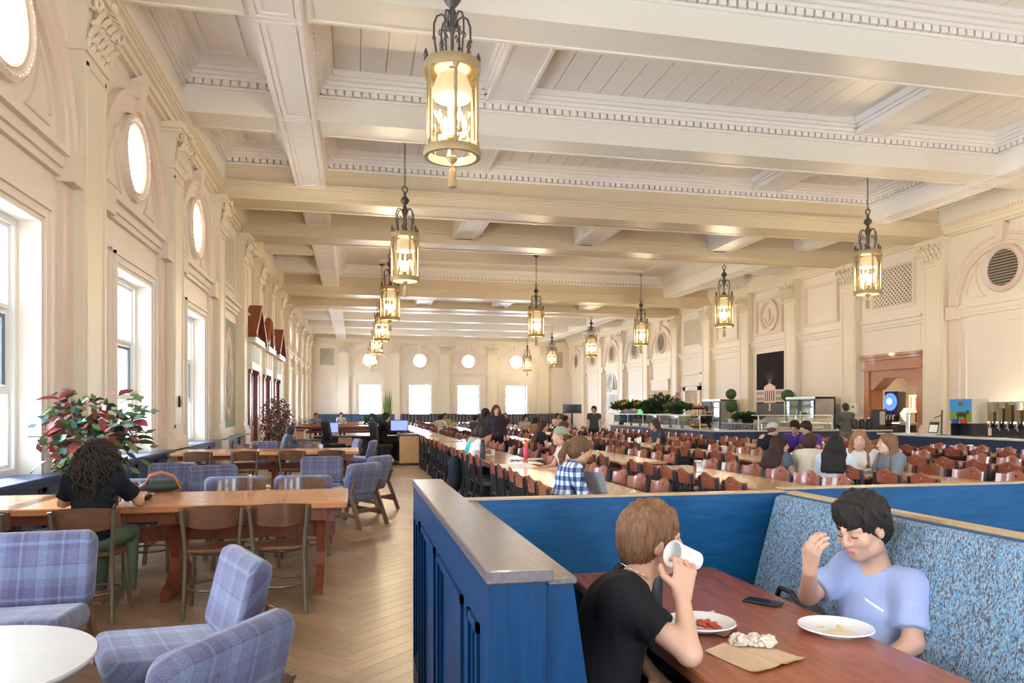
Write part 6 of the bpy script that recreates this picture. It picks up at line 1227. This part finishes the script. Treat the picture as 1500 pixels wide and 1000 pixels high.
# --- boy in black, drinking at the booth
loc = (.80, 2.42); rz = rzf(1, .06); LC = lambda w: to_local(w, loc, rz)
hw = gd(950, 790, 2.58); el = gd(1006, 958, 2.22); wr = gd(1003, 868, 2.30)
J = pose('sit', .30, .46, 'lap'); J['hed'] = LC(gd(955, 792, 2.60)); J['nec'] = LC(gd(925, 845, 2.53)); J['che'] = LC(gd(895, 925, 2.42)); J['wai'] = LC(gd(885, 990, 2.42)); J['shR'] = LC(gd(908, 876, 2.32)); J['shL'] = LC(gd(925, 848, 2.72)); J['elR'] = LC(gd(1010, 957, 2.2)); J['wrR'] = LC(gd(999, 872, 2.30)); J['elL'] = LC((.98, 2.66, .70)); J['wrL'] = LC((1.02, 2.38, .62))
J['kneL'][2] = J['kneR'][2] = .53
hdv = LC(gd(1004, 822, 2.36)) - J['wrR']
person('boy in black tee shirt with brown hair drinking from a cup in the blue booth', loc, rz, J, (.012, .012, .014), (.02, .022, .03), 'mop', (.16, .075, .034), h=.0062, yaw=-.12, pitch=-.05, sleeve=.62, handR={'d': hdv, 'n': LC(gd(960, 830, 2.62)) - J['wrR'], 'curl': .62}, handL={'curl': .35}, bulk=.92, neckr=.046)
t = thing('paper_cup', 'white paper cup tipped to the mouth of the boy in black', 'cup', gd(1003, 816, 2.44)); t.rotation_euler = (R(8), R(-72), R(8)); m = MB(); m.lathe([(.030, -.055), (.031, -.05), (.043, .05), (.046, .052), (.043, .056), (.040, .05), (.028, -.048)], n=28); m.build('cup_wall', PAPERW, t, True, 50); m = MB(); m.lathe([(.002, -.05), (.029, -.05)], n=20, cap=False); m.build('cup_bottom', PAPERW, t)
m = MB(); hd_ = J['hed']; ring = []; nk = J['nec']
t2 = [o for o in bpy.data.objects if o.get('label', '').startswith('boy in black')][0]; m = MB(); ax_ = (hd_ - nk)/np.linalg.norm(hd_ - nk); e1 = V3((1, 0, 0)); e2 = np.cross(ax_, e1); m.tube([nk + ax_*(.025 + .012*math.sin(q)) + e1*.058*math.cos(q) + e2*.058*math.sin(q) for q in arc(0, 2*math.pi, 40)], .003, 5, False); m.build('necklace', CHROME, t2, True)
# --- boy in light blue, looking down
loc = (1.93, 2.50); rz = rzf(-1, -.42); LC = lambda w: to_local(w, loc, rz)
J = pose('sit', .0, .46, 'lap'); J['hed'] = LC(gd(1262, 772, 2.86)); J['nec'] = LC(gd(1292, 838, 2.90)); J['che'] = LC(gd(1288, 900, 2.88)); J['wai'] = LC(gd(1282, 965, 2.86)); J['shL'] = LC(gd(1336, 862, 2.76)); J['shR'] = LC(gd(1246, 832, 3.02)); J['elL'] = LC(gd(1337, 942, 2.66)); J['wrL'] = LC(gd(1270, 985, 2.62)); J['elR'] = LC(gd(1184, 872, 2.96)); J['wrR'] = LC(gd(1186, 836, 2.76))
J['kneL'] = LC((1.52, 2.28, .54)); J['kneR'] = LC((1.54, 2.55, .54)); J['ankL'] = LC((1.58, 2.28, .09)); J['ankR'] = LC((1.6, 2.55, .09))
pb, Pb = person('boy in light blue tee shirt with black hair looking down at his plate', loc, rz, J, (.33, .40, .64), (.03, .035, .05), 'fringe', (.018, .013, .011), (.58, .34, .24), h=.0062, yaw=-.12, pitch=-.34, roll=.04, sleeve=.78, feat='closed', handR={'d': LC(gd(1192, 795, 2.72)) - J['wrR'], 'n': LC(gd(1250, 830, 2.80)) - J['wrR'], 'curl': .5}, handL={'curl': .4}, bulk=.96, neckr=.043)
m = MB(); c0, c1 = LC(gd(1267, 877, 2.72)), LC(gd(1294, 895, 2.70)); up_ = V3((0, 0, 1))
m.tube([c0 + (c1 - c0)*q + up_*(.006*math.sin(q*60)) for q in arc(0, 1, 60)], .0016, 4); m.build('shirt_print', PAPERW, pb)
t = thing('bag', 'dark grey bag on the bench beside the boy in light blue', 'bag', (1.93, 2.92, .46)); m = MB(); m.ell((0, 0, .12), (.13, .19, .13), 16, 9); m.build('body', cloth('bag_grey', (.10, .10, .11)), t, True); m = MB(); m.tube([(-.04, -.1, .22), (-.06, -.03, .29), (-.06, .05, .29), (-.04, .12, .22)], .012, 6); m.build('strap', BLACKP, t)
# --- woman with long dark curls at the trestle table
loc = (-1.95, 6.03); J = pose('sit', .20, .50, 'chin', .92); J['elR'] = V3((.27, .20, .84)); J['wrR'] = V3((.20, .43, .86)); J['elL'] = V3((-.26, .14, .84)); J['wrL'] = V3((-.16, .36, .86))
pw, Pw = person('woman with long dark curly hair and black top at nearest trestle table', loc, -.12, J, (.012, .013, .018), (.10, .14, .10), 'short', (.028, .018, .014), (.50, .27, .18), h=.0085, female=True, sleeve=.75, pitch=-.1, shoes=(.35, .2, .12))
rnd = random.Random(8); hd_ = J['hed']
cur = MB()
for k in range(300):
    a = rnd.uniform(-2.3, 2.3) + math.pi; e = rnd.uniform(-.1, 1.3); r0 = .10; st = hd_ + V3((r0*math.sin(a)*math.cos(e), -.01 + r0*1.1*math.cos(a)*math.cos(e)*1.0, .04 + .10*math.sin(e))); 
    L = rnd.uniform(.22, .46); ph = rnd.uniform(0, 6.28); out = V3((math.sin(a), math.cos(a), 0))*rnd.uniform(.02, .085) + V3((0, -.05, 0)); pts = []
    for j in range(15): s_ = j/14; q = ph + s_*L*80; pts.append(st + out*math.sin(s_*2.2) + V3((.015*math.cos(q), .015*math.sin(q), -L*s_ + .02*math.sin(s_*3))))
    cur.tube(pts, [.0095]*13 + [.006, .002], 5)
cu = cur.build('curls', hairm((.028, .018, .014)), pw, True, fix=False); cu['kind'] = 'stuff'
# --- the others: (label, u of head, v of head centre, depth, heading, options)
def sit_at(label, key, **kw):
    r, k, s, i = key; x, y = SEATS[key]; x += s*.06; J = kw.pop('J', None) or pose('sit', kw.pop('lean', .15), .47, kw.pop('arms', 'table'), kw.pop('tall', .95)); return person(label, (x, y), R(-90) if s < 0 else R(90), J, **kw)
sit_at('boy in white tee shirt bent over the aisle row table', (0, 1, -1, 3), lean=.42, shirt=(.80, .78, .84), pants=(.02, .022, .03), hair='short', hcol=(.025, .018, .014), pitch=-.35, h=.012, arms='lap')
sit_at('boy in teal tee shirt beside the boy in white', (0, 1, -1, 4), lean=.42, shirt=(.05, .45, .47), hair='short', hcol=(.06, .03, .02), pitch=-.3, h=.012, arms='chin')
sit_at('woman with brown ponytail and blue checked shirt at aisle row', (0, 0, -1, 0), lean=.30, shirtmat=checks('blue_white_check', (.72, .76, .82), (.16, .24, .42), (.02, .04, .13), .085), sleeve=2, hair='pony', hcol=(.14, .07, .035), pitch=-.25, h=.010, female=True)
sit_at('man in sage green cap facing the windows at aisle row', (0, 0, 1, 5), lean=.12, shirt=(.60, .50, .44), hair='cap', hcol=(.27, .32, .22), h=.011, arms='table')
sit_at('long haired woman in black top at second row, left of the pair', (1, 2, -1, 1), lean=.12, shirt=(.02, .02, .022), hair='longback', hcol=(.05, .022, .014), h=.014, female=True, yaw=-.3)
sit_at('long haired woman in white top at second row, right of the pair', (1, 1, -1, 5), lean=.1, shirt=(.6, .57, .55), hair='longback', hcol=(.07, .03, .02), h=.014, female=True, yaw=-.35)
sit_at('man in dark grey shirt behind the two long haired women', (1, 3, -1, 1), lean=.2, shirt=(.09, .09, .085), hair='short', hcol=(.02, .015, .012), h=.016)
sit_at('woman in charcoal top with long brown hair in third row', (2, 2, 1, 2), lean=.15, shirt=(.05, .06, .08), hair='longback', hcol=(.07, .03, .018), h=.014, female=True)
def at(label, u, v, dep, head_dir, kind='sit', lean=.1, seat=.47, arms='table', tall=.95, **kw):
    p = gd(u, v, dep); pz = (seat + .09) if kind == 'sit' else .93; tall = min(1.06, max(.78, (p.z - pz)/(.675*math.cos(lean)))); J = pose(kind, lean, seat, arms, tall); rz = rzf(*head_dir); hx, hy = J['hed'][0], J['hed'][1]; c, s = math.cos(rz), math.sin(rz); return person(label, (p.x - (hx*c - hy*s), p.y - (hx*s + hy*c)), rz, J, **kw)
GW = 'women at the third row'
at('dark haired woman in grey top, leftmost of the chatting women', 1143, 652, 9.6, (.9, .35), lean=.25, shirt=(.10, .12, .15), hair='longback', hcol=(.035, .016, .012), h=.010, female=True, yaw=-.5, feat='open')
at('brown haired woman in cream sweater seen from behind', 1187, 648, 9.6, (.55, .85), lean=.25, shirt=(.72, .66, .52), sleeve=2, hair='short', hcol=(.055, .025, .016), h=.010, female=True, yaw=-.3, bulk=1.12)
at('woman with long black waves and pale blue top seen from behind', 1224, 652, 9.1, (.7, .7), lean=.12, shirt=(.58, .64, .72), sleeve=2, hair='longback', hcol=(.016, .012, .012), h=.010, female=True, bulk=1.1)
at('smiling fair haired woman in white top facing us', 1259, 645, 9.4, (-.75, -.55), lean=.08, shirt=(.80, .76, .74), sleeve=2, hair='long', hcol=(.30, .16, .075), sk=(.74, .47, .37), h=.009, female=True, feat='open', yaw=.3)
at('woman with light brown hair in grey denim looking left', 1299, 650, 9.0, (-.9, .05), lean=.1, shirt=(.17, .20, .24), sleeve=2, hair='long', hcol=(.20, .10, .05), sk=(.70, .44, .33), h=.009, female=True, feat='open', yaw=-.25)
at('man in black shirt and grey cap by the counter row', 1133, 626, 13.6, (.9, -.1), lean=.45, shirt=(.015, .015, .018), hair='cap', hcol=(.45, .43, .43), h=.014)
at('boy in purple shirt, head bowed, left of two', 1164, 625, 14.0, (-.7, -.6), lean=.3, shirt=(.07, .03, .22), hair='short', hcol=(.02, .014, .012), h=.014, pitch=-.4)
at('boy in purple shirt, head bowed, right of two', 1180, 626, 13.6, (-.9, -.1), lean=.35, shirt=(.08, .035, .26), hair='short', hcol=(.03, .018, .014), h=.014, pitch=-.4)
at('standing woman with black backpack and shorts in the middle aisle', 727, 601, 17.6, (.1, -1), 'stand', .0, arms='down', shirt=(.045, .03, .045), sleeve=2, pants=(.02, .02, .022), bare_legs=True, hair='long', hcol=(.07, .028, .016), sk=(.55, .30, .21), h=.015, female=True, bulk=1.2, feat='open')
at('standing man in black turning beside the backpack woman', 712, 606, 18.2, (.8, .5), 'stand', 0, arms='down', shirt=(.03, .03, .032), sleeve=2, hair='short', hcol=(.025, .018, .014), h=.018)
at('standing man in charcoal tee shirt beyond the second row', 870, 600, 24.5, (-.4, -.9), 'stand', 0, arms='down', shirt=(.055, .06, .055), hair='short', hcol=(.04, .02, .014), h=.018)
at('cook in black standing behind the buffet fruit stand', 1033, 600, 25.5, (-.9, -.3), 'stand', .05, arms='lap', shirt=(.02, .02, .022), sleeve=2, hair='short', hcol=(.05, .03, .02), h=.018)
at('standing person in dark grey at the coffee counter', 1238, 597, 21.3, (.2, 1), 'stand', 0, arms='lap', shirt=(.10, .095, .09), sleeve=2, pants=(.16, .14, .12), hair='short', hcol=(.05, .035, .03), h=.018)
at('cook with light shirt standing left of the buffet', 921, 597, 31.0, (.4, -.8), 'stand', .1, arms='lap', shirt=(.10, .14, .22), hair='short', hcol=(.15, .08, .05), h=.022)
at('cook in blue shirt at far end of the buffet', 914, 599, 32.0, (.6, -.6), 'stand', .1, arms='lap', shirt=(.05, .08, .16), hair='short', hcol=(.1, .06, .04), h=.022)
at('woman in black on office chair at the reception desk', 566, 611, 20.6, (.95, .2), lean=.12, seat=.60, shirt=(.012, .012, .014), sleeve=2, pants=(.012, .012, .014), hair='longback', hcol=(.014, .012, .012), h=.014, female=True)
at('person in dark hood looking at phone beyond second trestle table', 427, 640, 16.4, (.95, .1), lean=.25, shirt=(.10, .12, .15), sleeve=2, hair='hood', hcol=(.055, .055, .065), h=.014, arms='chin', tall=.8)
far = [(463, 604, 36.0, (.3, -.9), (.25, .25, .28), 'person in grey at a table left of the far corner'), (500, 606, 41.0, (.2, -1), (.55, .62, .72), 'person in pale blue facing us near the blue banquette'), (647, 611, 30.0, (.6, .5), (.75, .72, .72), 'person in white bent over a table mid hall'), (652, 609, 33.0, (.2, -.9), (.3, .5, .15), 'person in green top beyond the white one'), (770, 612, 27.0, (.3, -.9), (.55, .48, .42), 'person in beige at the second row far tables'), (786, 616, 24.0, (.7, .6), (.35, .18, .08), 'person in tan jacket bent forward at far tables'), (817, 609, 33.0, (.4, -.9), (.7, .65, .6), 'person in off-white at the far second row'), (829, 613, 27.5, (.8, .2), (.55, .50, .68), 'person in lilac at the far second row'), (697, 612, 27.0, (.7, .5), (.09, .10, .13), 'person in dark blue leaning over a far aisle table'), (741, 605, 40.0, (-.3, -.9), (.10, .13, .12), 'person in dark green before the third far window'), (1000, 645, 0, (0, 1), (0, 0, 0), '')]
for u, v, dep, hdg, col, lb in far:
    if dep: at(lb, u, v, dep, hdg, shirt=col, hair='short', hcol=(.03, .02, .016), h=.024, sleeve=2 if col[0] < .3 else .6)
# backpack of the standing woman and jacket on the white-shirt boy's chair
p = gd(722, 620, 17.95); t = thing('backpack', 'black backpack worn by the woman standing in the aisle', 'backpack', (p.x, p.y + .12, 1.02)); m = MB(); m.ell((0, 0, .22), (.19, .13, .27), 16, 9); m.build('pack', cloth('pack_black', (.02, .02, .022)), t, True); m = MB(); m.ell((0, .10, .12), (.13, .06, .13), 12, 7); m.build('pocket', cloth('pack_black', (.02, .02, .022)), t, True)
x, y = SEATS[(0, 1, -1, 3)]; t = thing('backpack', 'dark navy backpack hung on the chair of the boy in white', 'backpack', (x - .30, y, .10)); m = MB(); m.ell((0, 0, .36), (.12, .2, .34), 14, 9); m.build('pack', cloth('jacket_navy', (.02, .025, .04)), t, True); m = MB(); [m.tube([(.06, s_*.12, .62), (.12, s_*.13, .72), (.16, s_*.12, .6)], .018, 6) for s_ in (-1, 1)]; m.build('straps', cloth('jacket_navy', (.02, .025, .04)), t)
